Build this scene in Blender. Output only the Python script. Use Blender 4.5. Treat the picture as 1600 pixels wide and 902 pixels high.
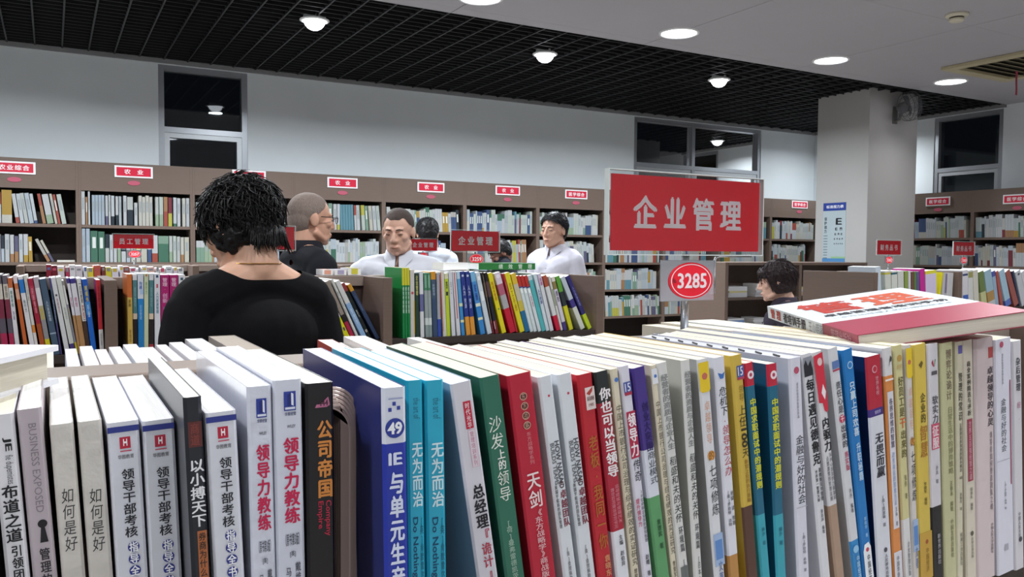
import bpy, bmesh, math, random
from mathutils import Vector, Matrix
random.seed(7)
for _o in list(bpy.data.objects):
    bpy.data.objects.remove(_o)
SC = bpy.context.scene
COL = SC.collection
# ------------------------------------------------------------ camera
FPX, CX, CY = 1280.0, 800.0, 451.0
EYE = 1.5
_yc = Vector(((80 - CX) / FPX, (CY - 388) / FPX, -1)).normalized()     # world +Y seen by the camera
_xc = Vector(((3100 - CX) / FPX, (CY - 412) / FPX, -1))
_xc = (_xc - _yc * _xc.dot(_yc)).normalized()
_zc = _xc.cross(_yc)
CAMR = Matrix((_xc, _yc, _zc))          # camera -> world (rows are the world axes in camera space)
CAMP = Vector((0, 0, EYE))
cd = bpy.data.cameras.new('camera'); cam = bpy.data.objects.new('camera', cd); COL.objects.link(cam)
cd.sensor_width = 36; cd.lens = FPX / 1600 * 36; cd.clip_start = .02; cd.clip_end = 100
cam.matrix_world = Matrix.Translation(CAMP) @ CAMR.to_4x4()
SC.camera = cam
SC.view_settings.view_transform = 'Standard'; SC.view_settings.look = 'None'
SC.view_settings.gamma = 1; SC.view_settings.use_curve_mapping = False
SC.view_settings.exposure = 0.0
W = bpy.data.worlds.new('night'); SC.world = W; W.use_nodes = True
W.node_tree.nodes['Background'].inputs[0].default_value = (.004, .0045, .006, 1)
W.node_tree.nodes['Background'].inputs[1].default_value = 1.0
LAMP_WHITE = 6.5      # watts, lamps of the white ceiling in view
LAMP_NEAR = 25.5       # watts, unseen lamps added to the white ceiling, near the viewer
LAMP_GRID = 66.0       # watts, lamps of the black grid ceiling

def ray(px, py):
    return CAMR @ Vector(((px - CX) / FPX, (CY - py) / FPX, -1))
def atY(px, py, Y):
    d = ray(px, py); return CAMP + d * (Y / d.y)
def atX(px, py, X):
    d = ray(px, py); return CAMP + d * (X / d.x)
def atZ(px, py, Z):
    d = ray(px, py); return CAMP + d * ((Z - EYE) / d.z)
def proj(p):
    c = CAMR.transposed() @ (Vector(p) - CAMP)
    return CX + FPX * c.x / -c.z, CY - FPX * c.y / -c.z
def fwd(p):
    return -(CAMR.transposed() @ (Vector(p) - CAMP)).z

# ------------------------------------------------------------ materials
def lin(h):
    if isinstance(h, tuple): return h
    v = [int(h[i:i + 2], 16) / 255 for i in (0, 2, 4)]
    return tuple(c / 12.92 if c <= .04045 else ((c + .055) / 1.055) ** 2.4 for c in v)
_M = {}
def mat(h, rough=.5, kind='plain', metal=0.0, spec=.4):
    key = (h, rough, kind, metal, spec)
    if key in _M: return _M[key]
    m = bpy.data.materials.new(kind + '_' + str(h)); m.use_nodes = True
    nt = m.node_tree; N = nt.nodes; L = nt.links
    b = N['Principled BSDF']; c = lin(h)
    b.inputs['Base Color'].default_value = (*c, 1); b.inputs['Roughness'].default_value = rough
    b.inputs['Metallic'].default_value = metal; b.inputs['Specular IOR Level'].default_value = spec
    m.diffuse_color = (*c, 1)
    def mix(fac, a, d):
        x = N.new('ShaderNodeMixRGB'); x.inputs[1].default_value = (*a, 1); x.inputs[2].default_value = (*d, 1)
        L.new(fac, x.inputs[0]); L.new(x.outputs[0], b.inputs['Base Color']); return x
    def coord(sx, sy, sz):
        t = N.new('ShaderNodeTexCoord'); p = N.new('ShaderNodeMapping'); p.inputs['Scale'].default_value = (sx, sy, sz)
        L.new(t.outputs['Object'], p.inputs['Vector']); return p.outputs[0]
    def noise(vec, scale, detail=3):
        n = N.new('ShaderNodeTexNoise'); n.inputs['Scale'].default_value = scale; n.inputs['Detail'].default_value = detail
        L.new(vec, n.inputs['Vector']); return n.outputs['Fac']
    def bump(h_, s, d=.002):
        n = N.new('ShaderNodeBump'); n.inputs['Strength'].default_value = s; n.inputs['Distance'].default_value = d
        L.new(h_, n.inputs['Height']); L.new(n.outputs[0], b.inputs['Normal'])
    k = lambda f: tuple(min(1, x * f) for x in c)
    if kind == 'plain':
        mix(noise(coord(1, 1, 1), 60), k(.95), k(1.04))
    elif kind == 'pages':
        f = noise(coord(1, .02, .02), 900, 1); mix(f, k(.88), k(1.06)); bump(f, .25, .0006)
    elif kind == 'pagesz':
        f = noise(coord(.02, .02, 1), 900, 1); mix(f, k(.86), k(1.06)); bump(f, .25, .0006)
    elif kind == 'wood':
        f = noise(coord(2, 2, 30), 6, 5); mix(f, k(.86), k(1.12))
    elif kind == 'wall':
        mix(noise(coord(1, 1, 1), 3), k(.95), k(1.03)); bump(noise(coord(1, 1, 1), 140), .06)
    elif kind == 'fabric':
        w = noise(coord(1, 1, 1), 420, 2); mix(noise(coord(1, 1, 1), 9), k(.8), k(1.2)); bump(w, .3, .001)
    elif kind == 'skin':
        mix(noise(coord(1, 1, 1), 25), k(.9), k(1.08)); b.inputs['Subsurface Weight'].default_value = .08
        b.inputs['Subsurface Radius'].default_value = (.01, .004, .002)
    elif kind == 'hair':
        f = noise(coord(6, 6, 1.2), 60, 4); mix(f, k(.5), k(1.6)); bump(f, .5, .002)
    elif kind == 'film':
        b.inputs['Coat Weight'].default_value = 1; b.inputs['Coat Roughness'].default_value = .12
        f = noise(coord(1, 1, 1), 55, 4); mix(f, k(.93), k(1.05)); bump(f, .5, .003)
    elif kind == 'tile':
        br = N.new('ShaderNodeTexBrick'); br.offset = 0; br.inputs['Scale'].default_value = 1
        br.inputs['Brick Width'].default_value = .6; br.inputs['Row Height'].default_value = .6; br.inputs['Mortar Size'].default_value = .004
        br.inputs[1].default_value = (*k(1), 1); br.inputs[2].default_value = (*k(.94), 1); br.inputs[3].default_value = (*k(.5), 1)
        L.new(coord(1, 1, 1), br.inputs['Vector']); L.new(br.outputs[0], b.inputs['Base Color'])
    elif kind == 'glass':
        b.inputs['Transmission Weight'].default_value = 1; b.inputs['IOR'].default_value = 1.45
    elif kind == 'pane':
        N.remove(b); t = N.new('ShaderNodeBsdfTransparent'); g = N.new('ShaderNodeBsdfGlossy'); fr = N.new('ShaderNodeFresnel'); ms = N.new('ShaderNodeMixShader')
        t.inputs[0].default_value = (*c, 1); g.inputs['Roughness'].default_value = .02; fr.inputs[0].default_value = 1.5
        L.new(fr.outputs[0], ms.inputs[0]); L.new(t.outputs[0], ms.inputs[1]); L.new(g.outputs[0], ms.inputs[2])
        L.new(ms.outputs[0], N['Material Output'].inputs['Surface'])
    _M[key] = m
    return m
def emit(h, s):
    key = ('emit', h, s)
    if key in _M: return _M[key]
    m = bpy.data.materials.new('lamp_glow'); m.use_nodes = True; b = m.node_tree.nodes['Principled BSDF']
    b.inputs['Base Color'].default_value = (*lin(h), 1); b.inputs['Emission Color'].default_value = (*lin(h), 1); b.inputs['Emission Strength'].default_value = s
    _M[key] = m; return m

# ------------------------------------------------------------ mesh builder
class MB:
    def __init__(s): s.v = []; s.f = []; s.mi = []; s.ms = []
    def m(s, material):
        if material not in s.ms: s.ms.append(material)
        return s.ms.index(material)
    def add(s, vs, fs, material, M=None):
        n = len(s.v); k = s.m(material)
        s.v += [tuple(M @ Vector(p)) if M is not None else tuple(p) for p in vs]
        s.f += [tuple(i + n for i in f) for f in fs]; s.mi += [k] * len(fs)
    def box(s, a, b, material, M=None, bev=0.0):
        x0, y0, z0 = a; x1, y1, z1 = b
        if bev <= 0:
            vs = [(x, y, z) for x in (x0, x1) for y in (y0, y1) for z in (z0, z1)]
            s.add(vs, [(0, 1, 3, 2), (4, 6, 7, 5), (0, 4, 5, 1), (2, 3, 7, 6), (0, 2, 6, 4), (1, 5, 7, 3)], material, M); return
        bm = bmesh.new(); bmesh.ops.create_cube(bm, size=1)
        for v in bm.verts: v.co = Vector(((x0 + x1) / 2 + v.co.x * (x1 - x0), (y0 + y1) / 2 + v.co.y * (y1 - y0), (z0 + z1) / 2 + v.co.z * (z1 - z0)))
        bmesh.ops.bevel(bm, geom=bm.edges[:], offset=bev, segments=2, profile=.5, affect='EDGES')
        s.bm(bm, material, M)
    def bm(s, bm, material, M=None):
        bm.verts.index_update(); s.add([v.co.copy() for v in bm.verts], [tuple(v.index for v in f.verts) for f in bm.faces], material, M); bm.free()
    def prism(s, pts, z0, z1, material, M=None):      # pts: 2D outline, extruded along local z
        n = len(pts)
        vs = [(x, y, z0) for x, y in pts] + [(x, y, z1) for x, y in pts]
        s.add(vs, [tuple(range(n - 1, -1, -1)), tuple(range(n, 2 * n))] + [(i, (i + 1) % n, n + (i + 1) % n, n + i) for i in range(n)], material, M)
    def tube(s, pts, r, material, seg=8, closed=False, M=None):
        pts = [Vector(p) for p in pts]; rs = r if isinstance(r, (list, tuple)) else [r] * len(pts)
        vs = []; fs = []; n = len(pts); u = None
        for i, p in enumerate(pts):
            a = pts[(i - 1) % n] if (closed or i > 0) else p; b = pts[(i + 1) % n] if (closed or i < n - 1) else p
            t = (b - a).normalized()
            if u is None: u = t.orthogonal().normalized()
            u = (u - t * u.dot(t)).normalized(); w = t.cross(u)
            for k in range(seg):
                an = 2 * math.pi * k / seg; vs.append(p + (u * math.cos(an) + w * math.sin(an)) * rs[i])
        for i in range(n if closed else n - 1):
            j = (i + 1) % n
            fs += [(i * seg + k, i * seg + (k + 1) % seg, j * seg + (k + 1) % seg, j * seg + k) for k in range(seg)]
        if not closed: fs += [tuple(range(seg - 1, -1, -1)), tuple(range((n - 1) * seg, n * seg))]
        s.add(vs, fs, material, M)
    def lathe(s, prof, material, seg=32, M=None):      # prof: (radius, z)
        vs = [(r * math.cos(2 * math.pi * k / seg), r * math.sin(2 * math.pi * k / seg), z) for r, z in prof for k in range(seg)]
        fs = [(i * seg + k, i * seg + (k + 1) % seg, (i + 1) * seg + (k + 1) % seg, (i + 1) * seg + k) for i in range(len(prof) - 1) for k in range(seg)]
        fs += [tuple(range(seg - 1, -1, -1)), tuple(range((len(prof) - 1) * seg, len(prof) * seg))]
        s.add(vs, fs, material, M)
    def ball(s, c, r, material, M=None, R=None, u=20, v=12):
        bm = bmesh.new(); bmesh.ops.create_uvsphere(bm, u_segments=u, v_segments=v, radius=1)
        r = (r, r, r) if not isinstance(r, (tuple, list)) else r
        T = Matrix.Translation(Vector(c)) @ (R.to_4x4() if R is not None else Matrix.Identity(4)) @ Matrix.Diagonal((*r, 1))
        s.bm(bm, material, (M @ T) if M is not None else T)
    def build(s, name, parent=None, smooth=False, M=None):
        me = bpy.data.meshes.new(name); me.from_pydata(s.v, [], s.f)
        for m_ in s.ms: me.materials.append(m_)
        me.polygons.foreach_set('material_index', s.mi)
        if smooth: me.polygons.foreach_set('use_smooth', [True] * len(s.f))
        me.validate(); me.update()
        return link(name, me, parent, M)
def link(name, me, parent=None, M=None):
    o = bpy.data.objects.new(name, me); COL.objects.link(o)
    if M is not None: o.matrix_local = M
    if parent is not None: o.parent = parent
    return o
def thing(name, label, cat, M=None, group=None):
    o = bpy.data.objects.new(name, None); COL.objects.link(o); o.empty_display_size = .05
    if M is not None: o.matrix_local = M
    return tag(o, label, cat, group)
def tag(o, label=None, cat=None, group=None, kind=None):
    for k, v in (('label', label), ('category', cat), ('group', group), ('kind', kind)):
        if v: o[k] = v
    return o
def struct(o, label=None): return tag(o, label, None, None, 'structure')
_KIDS = {}
def copy_tree(o, M=None, label=None, kids=None):
    c = o.copy(); COL.objects.link(c)
    if M is not None: c.matrix_local = M
    if label: c['label'] = label
    for ch in kids if kids is not None else o.children:
        d = ch.copy(); COL.objects.link(d); d.parent = c
        for g in ch.children:
            e = g.copy(); COL.objects.link(e); e.parent = d
    return c
def MT(x, y, z, rz=0.0): return Matrix.Translation((x, y, z)) @ Matrix.Rotation(rz, 4, 'Z')
ORD = 'first second third fourth fifth sixth seventh eighth ninth tenth eleventh twelfth thirteenth fourteenth fifteenth sixteenth seventeenth eighteenth nineteenth twentieth twenty-first twenty-second twenty-third twenty-fourth twenty-fifth twenty-sixth twenty-seventh twenty-eighth twenty-ninth thirtieth thirty-first thirty-second thirty-third thirty-fourth thirty-fifth thirty-sixth thirty-seventh thirty-eighth thirty-ninth fortieth forty-first forty-second'.split()

# ------------------------------------------------------------ lettering (the built-in font)
_G = {}
LSTEP = 4e-5
def glyph(s, bold=0.0):
    """Outline filled as triangles; bold letters are the same outline struck three times, a little apart."""
    bold = bold + .010 if bold >= .005 else bold
    key = (s, bold)
    if key in _G: return _G[key]
    if bold >= .011:
        vs, fs, bb = glyph(s, 0.0); b = bold * .85; V_, F2 = [], []
        for dx, dy in ((-b, -.6 * b), (b, -.6 * b), (0, .8 * b)):
            n = len(V_); V_ += [(q[0] + dx, q[1] + dy, n // max(1, len(vs))) for q in vs]; F2 += [tuple(i + n for i in f) for f in fs]
        _G[key] = (V_, F2, (bb[0] - b, bb[1] + b, bb[2] - b, bb[3] + b)); return _G[key]
    c = bpy.data.curves.new('type', 'FONT'); c.body = s; c.resolution_u = 2; c.fill_mode = 'FRONT'
    o = bpy.data.objects.new('type', c); COL.objects.link(o)
    bpy.context.view_layer.update()
    e = o.evaluated_get(bpy.context.evaluated_depsgraph_get()); me = e.to_mesh()
    vs = [(v.co.x, v.co.y, 0) for v in me.vertices]; fs = [tuple(p.vertices) for p in me.polygons]
    e.to_mesh_clear(); bpy.data.objects.remove(o); bpy.data.curves.remove(c)
    bb = (min(v[0] for v in vs), max(v[0] for v in vs), min(v[1] for v in vs), max(v[1] for v in vs)) if vs else (0, 1, 0, 1)
    _G[key] = (vs, fs, bb); return _G[key]
def put_text(mb, s, x0, x1, z0, z1, y, material, bold=.012, fit=True, rot=False, shear=0.0):
    """The string s filling the rectangle x0..x1, z0..z1 of the local xz plane at depth y (facing -y); rot: reads top to bottom, turned a quarter."""
    vs, fs, bb = glyph(s, bold)
    if not vs: return
    w, h = bb[1] - bb[0] or 1, bb[3] - bb[2] or 1
    out = []
    for a, b, l in vs:
        u = (a - bb[0]) / w; v = (b - bb[2]) / h
        if rot: X = x0 + (x1 - x0) * v; Z = z1 - (z1 - z0) * u
        else: X = x0 + (x1 - x0) * u + shear * (v - .5) * (x1 - x0); Z = z0 + (z1 - z0) * v
        out.append((X, y - l * LSTEP, Z))
    mb.add(out, fs, material)
def put_chars(mb, s, xc, w, ztop, step, y, material, bold=.012, fill=.9, shear=0.0):
    """Upright characters stacked downwards, one per step."""
    for i, ch in enumerate(s):
        if ch == ' ': continue
        vs, fs, bb = glyph(ch, bold)
        zc = ztop - step * (i + .5); hh = step * fill
        out = []
        for a, b, l in vs:
            u = a - .5 if bb[1] > .6 else a - (bb[0] + bb[1]) / 2
            v = b - .38
            out.append((xc + (u + shear * v) * w, y - l * LSTEP, zc + v * hh))
        mb.add(out, fs, material)
# ------------------------------------------------------------ room shell
ZC = 3.2; YB = 8.05; XR = 9.4; YE = 5.39; XL = -4.0; YN = -3.6
WALL = mat('e4e9ec', .85, 'wall'); DARK = mat('101012', .7); WOOD = mat('6f5d53', .55, 'wood'); CAPM = mat('8c7e74', .5, 'wood'); WOODD = mat('5a4a42', .6, 'wood'); DECK_SHADE = mat('352c28', .6, 'wood')  # deck wood darkened to hold the shadow under the books
ALU = mat('a9abb0', .35, metal=.6); BLACKP = mat('0c0c0d', .6)
def holed_wall(mb, u0, u1, z0, z1, holes, f):       # f(u, z, t): world point, t = 0 room face, 1 outer face
    us = sorted({u0, u1} | {h[0] for h in holes} | {h[1] for h in holes}); zs = sorted({z0, z1} | {h[2] for h in holes} | {h[3] for h in holes})
    for a, b in zip(us, us[1:]):
        for c, d in zip(zs, zs[1:]):
            if any(h[0] <= a and b <= h[1] and h[2] <= c and d <= h[3] for h in holes): continue
            vs = [f(u, z, t) for t in (0, 1) for u in (a, b) for z in (c, d)]
            mb.add(vs, [(0, 1, 3, 2), (4, 6, 7, 5), (0, 4, 5, 1), (2, 3, 7, 6), (0, 2, 6, 4), (1, 5, 7, 3)], WALL)
W1 = (.86, 1.64, 1.75, 3.165); W2 = (6.22, 8.36, 1.75, 3.165); W3 = (5.42, 6.25, 1.75, 3.165)
mb = MB(); holed_wall(mb, XL, XR + .2, 0, ZC + .35, [W1, W2], lambda u, z, t: (u, YB + .2 * t, z)); struct(mb.build('wall_back'))
mb = MB(); holed_wall(mb, YN, YB, 0, ZC + .35, [W3], lambda u, z, t: (XR + .2 * t, u, z)); struct(mb.build('wall_right'))
mb = MB(); mb.box((XL - .2, YN, 0), (XL, YB + .2, ZC + .35), WALL); struct(mb.build('wall_left'))
mb = MB(); mb.box((XL - .2, YN - .2, 0), (XR + .2, YN, ZC + .35), WALL); struct(mb.build('wall_front'))
mb = MB(); mb.box((XL - .2, YN - .2, -.1), (XR + .2, YB + .2, 0), mat('bcb7b0', .35, 'tile')); struct(mb.build('floor'))
# white panel ceiling with open joints, roof slab above it, black lattice ceiling along the windows
mb = MB(); PAN = mat('aeabb1', .6, 'wall'); xs = [4.24 + 1.73 * k for k in range(-5, 4)]
xs = [XL] + [x for x in xs if XL + .1 < x < XR - .1] + [XR]; ys = [YN, -1.4, .3, 2.0, 3.7, YE - .14, YE]
for a, b in zip(xs, xs[1:]):
    for c, d in zip(ys, ys[1:]):
        mb.box((a + .003, c + .001, ZC), (b - .003, d - .001, ZC + .02), PAN)
mb.box((XL, YE - .004, ZC), (XR, YE, ZC + .3), PAN)
struct(mb.build('ceiling'))
mb = MB(); mb.box((XL - .2, YN - .2, ZC + .35), (XR + .2, YB + .2, ZC + .45), BLACKP); struct(mb.build('ceiling_slab'))
mb = MB(); GR = mat('242428', .5); GR2 = mat('141416', .55)
x = XL + .1
while x < XR:
    mb.box((x, YE, ZC), (x + .012, YB, ZC + .05), GR); x += .2
y = YE + .06
while y < YB:
    mb.box((XL, y, ZC + .004), (XR, y + .01, ZC + .05), GR2); y += .1
struct(mb.build('ceiling_grid'))
mb = MB(); mb.box((XL, YB - .025, ZC - .03), (XR, YB, ZC + .01), mat('8b8b8d', .5)); struct(mb.build('trim_1'))
mb = MB(); mb.box((XR - .025, YE, ZC - .03), (XR, YB - .03, ZC + .01), mat('8b8b8d', .5)); struct(mb.build('trim_2'))
mb = MB(); mb.box((XL, YB - .015, 0), (XR, YB, .1), WOODD); struct(mb.build('baseboard_back'))
# column
mb = MB(); mb.box((7.385, 5.63, 0), (8.17, 6.29, ZC + .3), mat('b0adab', .8, 'wall'), bev=.006); struct(mb.build('column'), 'square white column in front of the black ceiling')
# windows: aluminium frame (outer, transom, lower sash) and panes
PANE = mat('d8e0e2', .02, 'pane')
def window(n, u0, u1, z0, z1, mulls, transom, f):
    root = bpy.data.objects.new('window_%d' % n, None); COL.objects.link(root); root['kind'] = 'structure'
    def bars(lst, name, material, t0, t1):
        mb = MB()
        for a, b, c, d in lst:
            vs = [f(u, z, t) for t in (t0, t1) for u in (a, b) for z in (c, d)]
            mb.add(vs, [(0, 1, 3, 2), (4, 6, 7, 5), (0, 4, 5, 1), (2, 3, 7, 6), (0, 2, 6, 4), (1, 5, 7, 3)], material)
        return mb.build(name, root)
    w = .05
    L = [(u0, u0 + w, z0, z1), (u1 - w, u1, z0, z1), (u0, u1, z1 - w, z1), (u0, u1, z0, z0 + w), (u0, u1, transom - w / 2, transom + w / 2)]
    for m in mulls: L.append((m - w / 2, m + w / 2, z0, z1))
    L = [(u0, u1, z1 - w, z1), (u0, u1, z0, z0 + w)]; hh = sorted([u0] + [m for m in mulls] + [u1])
    for a, b in ((z0 + w, transom - w / 2), (transom + w / 2, z1 - w)):
        L += [(u0, u0 + w, a, b), (u1 - w, u1, a, b)] + [(m - w / 2, m + w / 2, a, b) for m in mulls]
    L.append((u0, u1, transom - w / 2, transom + w / 2))
    bars(L, 'window_frame', ALU, .05, .6)
    cells = [u0 + w / 2] + list(mulls) + [u1 - w / 2]
    S = []
    for a, b in zip(cells, cells[1:]):
        a += w / 2; b -= w / 2; zt = transom - w / 2; s = .045
        S += [(a, a + s, z0 + s, zt - s), (b - s, b, z0 + s, zt - s), (a, b, zt - s, zt), (a, b, z0, z0 + s)]
    bars(S, 'sash', mat('b8babd', .4, metal=.5), .1, .45)
    for a, b in zip(cells, cells[1:]):
        bars([(a, b, transom, z1 - w / 2)], 'pane', PANE, .30, .33); bars([(a, b, z0, transom)], 'pane', PANE, .26, .29)
window(1, *W1, [], atY(316, 206, YB).z, lambda u, z, t: (u, YB + .2 * t, z))
window(2, *W2, [7.18], atY(1100, 264, YB).z, lambda u, z, t: (u, YB + .2 * t, z))
window(3, *W3, [], atX(1510, 263, XR).z, lambda u, z, t: (XR + .2 * t, u, z))

# ------------------------------------------------------------ lamps
def downlight(x, y, r, watts, label, group, zdrop=0.0, spread=150, col=(.95, .975, 1), dome=False):
    t = thing('downlight', label, 'light', MT(x, y, ZC - zdrop), group)
    mb = MB(); prof = [(r + .022, .0), (r + .022, -.006), (r + .008, -.012), (r - .002, -.006), (r - .004, .03)]
    vs = [(q * math.cos(2 * math.pi * k / 40), q * math.sin(2 * math.pi * k / 40), z) for q, z in prof for k in range(40)]
    mb.add(vs, [(i * 40 + k, i * 40 + (k + 1) % 40, (i + 1) * 40 + (k + 1) % 40, (i + 1) * 40 + k) for i in range(4) for k in range(40)], mat('e6e6e6', .3)); mb.build('trim_ring', t, True)
    mb = MB(); mb.lathe([(r - .004, .004), (r - .004, -.001), (r * .6, -.006), (.01, -.008)] if not dome else [(r - .004, .004), (r - .006, -.01), (r * .82, -.035), (r * .62, -.056), (r * .34, -.070), (.006, -.075)], emit('f4f6ff', 6 if dome else 14)); mb.build('diffuser', t, True)
    ld = bpy.data.lights.new('downlight_beam', 'AREA'); ld.shape = 'DISK'; ld.size = 2 * r - .02; ld.energy = watts; ld.color = col; ld.spread = math.radians(spread)
    lo = bpy.data.objects.new('downlight_beam', ld); COL.objects.link(lo); lo.parent = t; lo.location = (0, 0, -.085 if dome else -.02)
    return t
names = ['round white ceiling downlight cut by the upper frame edge, first of its row', 'second bright round downlight of the white ceiling from the dark lattice end', 'third bright round downlight of the white ceiling, before the column', 'last round downlight of the white ceiling, beside the air vent']
for k in range(4):
    downlight(2.53 + 1.72 * k, 4.96, .135, LAMP_WHITE, names[k], 'downlights of the white ceiling', 0, 112)
for k, nm in enumerate(['glowing lamp in the black lattice ceiling nearest the dark corner window', 'glowing lamp in the black lattice ceiling, middle of its row', 'glowing lamp in the black lattice ceiling nearest the column']):
    downlight(1.71 + 1.985 * k, 6.03, .085, LAMP_GRID, nm, 'lamps of the black lattice ceiling', .012, 164, (.87, .95, 1), True)
for x, y in ((-.3, 6.03), (8.72, 6.95)):
    downlight(x, y, .085, LAMP_GRID * (.4 if x > 8 else 1), 'lamp of the black lattice ceiling outside the picture', 'lamps of the black lattice ceiling', .012, 164, (.87, .95, 1), True)
for x, y in ((-.92, 4.96), (.81, 4.96), (-.92, 2.55), (1.6, 2.55), (4.27, 2.55), (6.9, 2.55), (-.92, .3), (1.2, .3), (3.4, .3), (-.6, -1.9), (1.6, -1.9), (4.0, -1.9)):  # unseen lamps, added out of view to light the shelves and front spines
    downlight(x, y, .135, LAMP_NEAR, 'unseen round downlight added to the white ceiling outside the picture', 'downlights of the white ceiling')
# smoke detector, air vent, red ribbon, wall fan
p = atZ(1495, 22, ZC)
t = thing('smoke_detector', 'small cream round smoke detector on the white ceiling panel', 'smoke detector', MT(p.x, p.y, ZC))
CRM = mat('cfc8b4', .5)
mb = MB(); mb.lathe([(.075, 0), (.075, -.012), (.068, -.02), (.05, -.024)], CRM); mb.build('base', t, True)
mb = MB(); mb.lathe([(.046, -.024), (.046, -.032), (.05, -.034), (.05, -.046), (.04, -.054), (.01, -.056)], CRM); mb.build('sensor_head', t, True)
mb = MB(); mb.lathe([(.047, -.0245), (.047, -.0325)], mat('3a322a', .6)); mb.build('sensing_slot', t, True)
t = thing('air_vent', 'cream square air conditioning vent set in the white ceiling', 'air vent', MT(7.04, 4.64, ZC))
VC = mat('b7ac8d', .55)
mb = MB()
for a, b in (((0, -1.0), (.1, 0)), ((.9, -1.0), (1.0, 0)), ((.1, -.1), (.9, 0)), ((.1, -1.0), (.9, -.9))): mb.box((a[0], a[1], -.03), (b[0], b[1], -.001), VC, bev=.004)
mb.build('frame', t)
mb = MB(); mb.box((.1, -.9, -.006), (.9, -.1, -.002), mat('4a4437', .7)); mb.build('recess', t)
for k in range(9):
    mb = MB(); yy = -.86 + k * .09; mb.box((-.4, -.028, -.002), (.4, .028, .002), mat('8d8468', .6), Matrix.Translation((.5, yy, -.018)) @ Matrix.Rotation(.35, 4, 'X')); mb.build('slat', t)
p = atZ(1589, 112, ZC - .03); q = atY(1589, 149, p.y)
t = thing('ribbon', 'narrow red ribbon hanging from the air vent', 'ribbon', MT(p.x, p.y, ZC - .03))
mb = MB(); zz = [-.0 - (p.z - q.z) * k / 12 for k in range(13)]
for k in range(12): mb.box((-.014, .002 * math.sin(k * .5), zz[k + 1]), (.014, .002 * math.sin(k * .5) + .002, zz[k] + .002), mat('b4405c', .6))
mb.build('strip', t)
mb = MB(); mb.ball((0, .002, -.004), (.018, .008, .008), mat('b4405c', .6)); mb.build('knot', t, True)
p = atY(1398, 170, 5.63)
t = thing('wall_fan', 'grey wire guard wall fan mounted high on the column', 'fan', MT(p.x, 5.63, p.z))
FG = mat('4b4b4d', .5); FD = mat('6d6b6a', .5)
mb = MB(); mb.box((-.035, -.012, -.16), (.035, 0, .02), FD, bev=.004); mb.tube([(0, -.008, -.13), (0, -.06, -.12), (0, -.085, -.03), (0, -.085, 0)], .014, FD); mb.build('bracket', t)
mb = MB(); mb.lathe([(.05, -.06), (.055, -.02), (.05, .02), (.03, .045)], FD, M=Matrix.Translation((0, -.085, 0)) @ Matrix.Rotation(-math.pi / 2, 4, 'X')); mb.build('motor', t, True)
mb = MB(); R = .15
for rr, yy in ((R, -.17), (R * .97, -.215), (R * .97, -.13), (R * .66, -.232), (R * .33, -.24), (R * .66, -.115)):
    mb.tube([(rr * math.cos(a * math.pi / 18), yy, rr * math.sin(a * math.pi / 18)) for a in range(36)], .0025, FG, 5, True)
for k in range(30):
    a = k * math.pi / 15; c, s_ = math.cos(a), math.sin(a)
    mb.tube([(.03 * c, -.242, .03 * s_), (R * .66 * c, -.232, R * .66 * s_), (R * .97 * c, -.21, R * .97 * s_), (R * c, -.17, R * s_), (R * .97 * c, -.13, R * .97 * s_), (R * .5 * c, -.108, R * .5 * s_)], .0014, FG, 4)
mb.lathe([(.03, 0), (.03, .004), (.005, .007)], FG, M=Matrix.Translation((0, -.24, 0)) @ Matrix.Rotation(math.pi / 2, 4, 'X')); mb.build('guard', t)
for k in range(3):
    mb = MB(); M = Matrix.Translation((0, -.17, 0)) @ Matrix.Rotation(2 * math.pi * k / 3 + .4, 4, 'Y') @ Matrix.Rotation(.4, 4, 'Z')
    mb.prism([(.02, -.02), (.06, -.045), (.115, -.055), (.13, -.02), (.12, .03), (.07, .035), (.02, .02)], -.0015, .0015, mat('55565a', .4), M @ Matrix.Rotation(math.pi / 2, 4, 'X')); mb.build('blade', t)

# ------------------------------------------------------------ display shelves (waist-high, two-sided)
DECK, CAPZ = 1.174, 1.404
def gondola(label, xd, yf, cap=(.19, .255), depth=.445, tiers=(1.174, .80, .44, .10), back_wall=True):
    t = thing('display_shelf', label, 'shelf', MT(xd[0], yf, 0))
    xs = [x - xd[0] for x in xd]
    for i, x in enumerate(xs):
        a, b = (x - .018, x + .018)
        mb = MB(); mb.box((a, -.022, 0), (b, depth + .022, CAPZ - .002), WOOD, bev=.002)
        mb.build('end_panel' if i in (0, len(xs) - 1) else 'divider', t)
    for a, b in zip(xs, xs[1:]):
        a += .018; b -= .018; m = (cap[0] + cap[1]) / 2
        mb = MB(); mb.box((a, cap[0], CAPZ - .04), (b, cap[1], CAPZ), CAPM, bev=.002); mb.build('cap_board', t)
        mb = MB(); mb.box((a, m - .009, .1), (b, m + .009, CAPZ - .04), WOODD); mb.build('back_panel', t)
        for z in tiers:
            for y0, y1 in ((-.012, m - .009), (m + .009, depth + .012)):
                mb = MB(); mb.box((a, y0, z - .025), (b, y1, z), DECK_SHADE); mb.build('shelf_board', t)
        mb = MB(); mb.box((a, .02, 0), (b, depth - .02, .075), DARK); mb.build('plinth', t)
    return t
gondola('long brown display shelf nearest the viewer, crowded with management books', [-.62, 1.25, 2.2], .5)
gondola('brown display shelf in the second row, behind the woman in black', [-.74, .16, 1.07, 2.02], 2.85)
gondola('brown display shelf in the second row beyond the large red sign, with bare end panel', [3.97, 4.745, 5.64], 2.98)
gondola('brown display shelf in the third row, behind the men in white shirts', [-.15, .75, 1.65, 2.5], 5.2)
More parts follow.
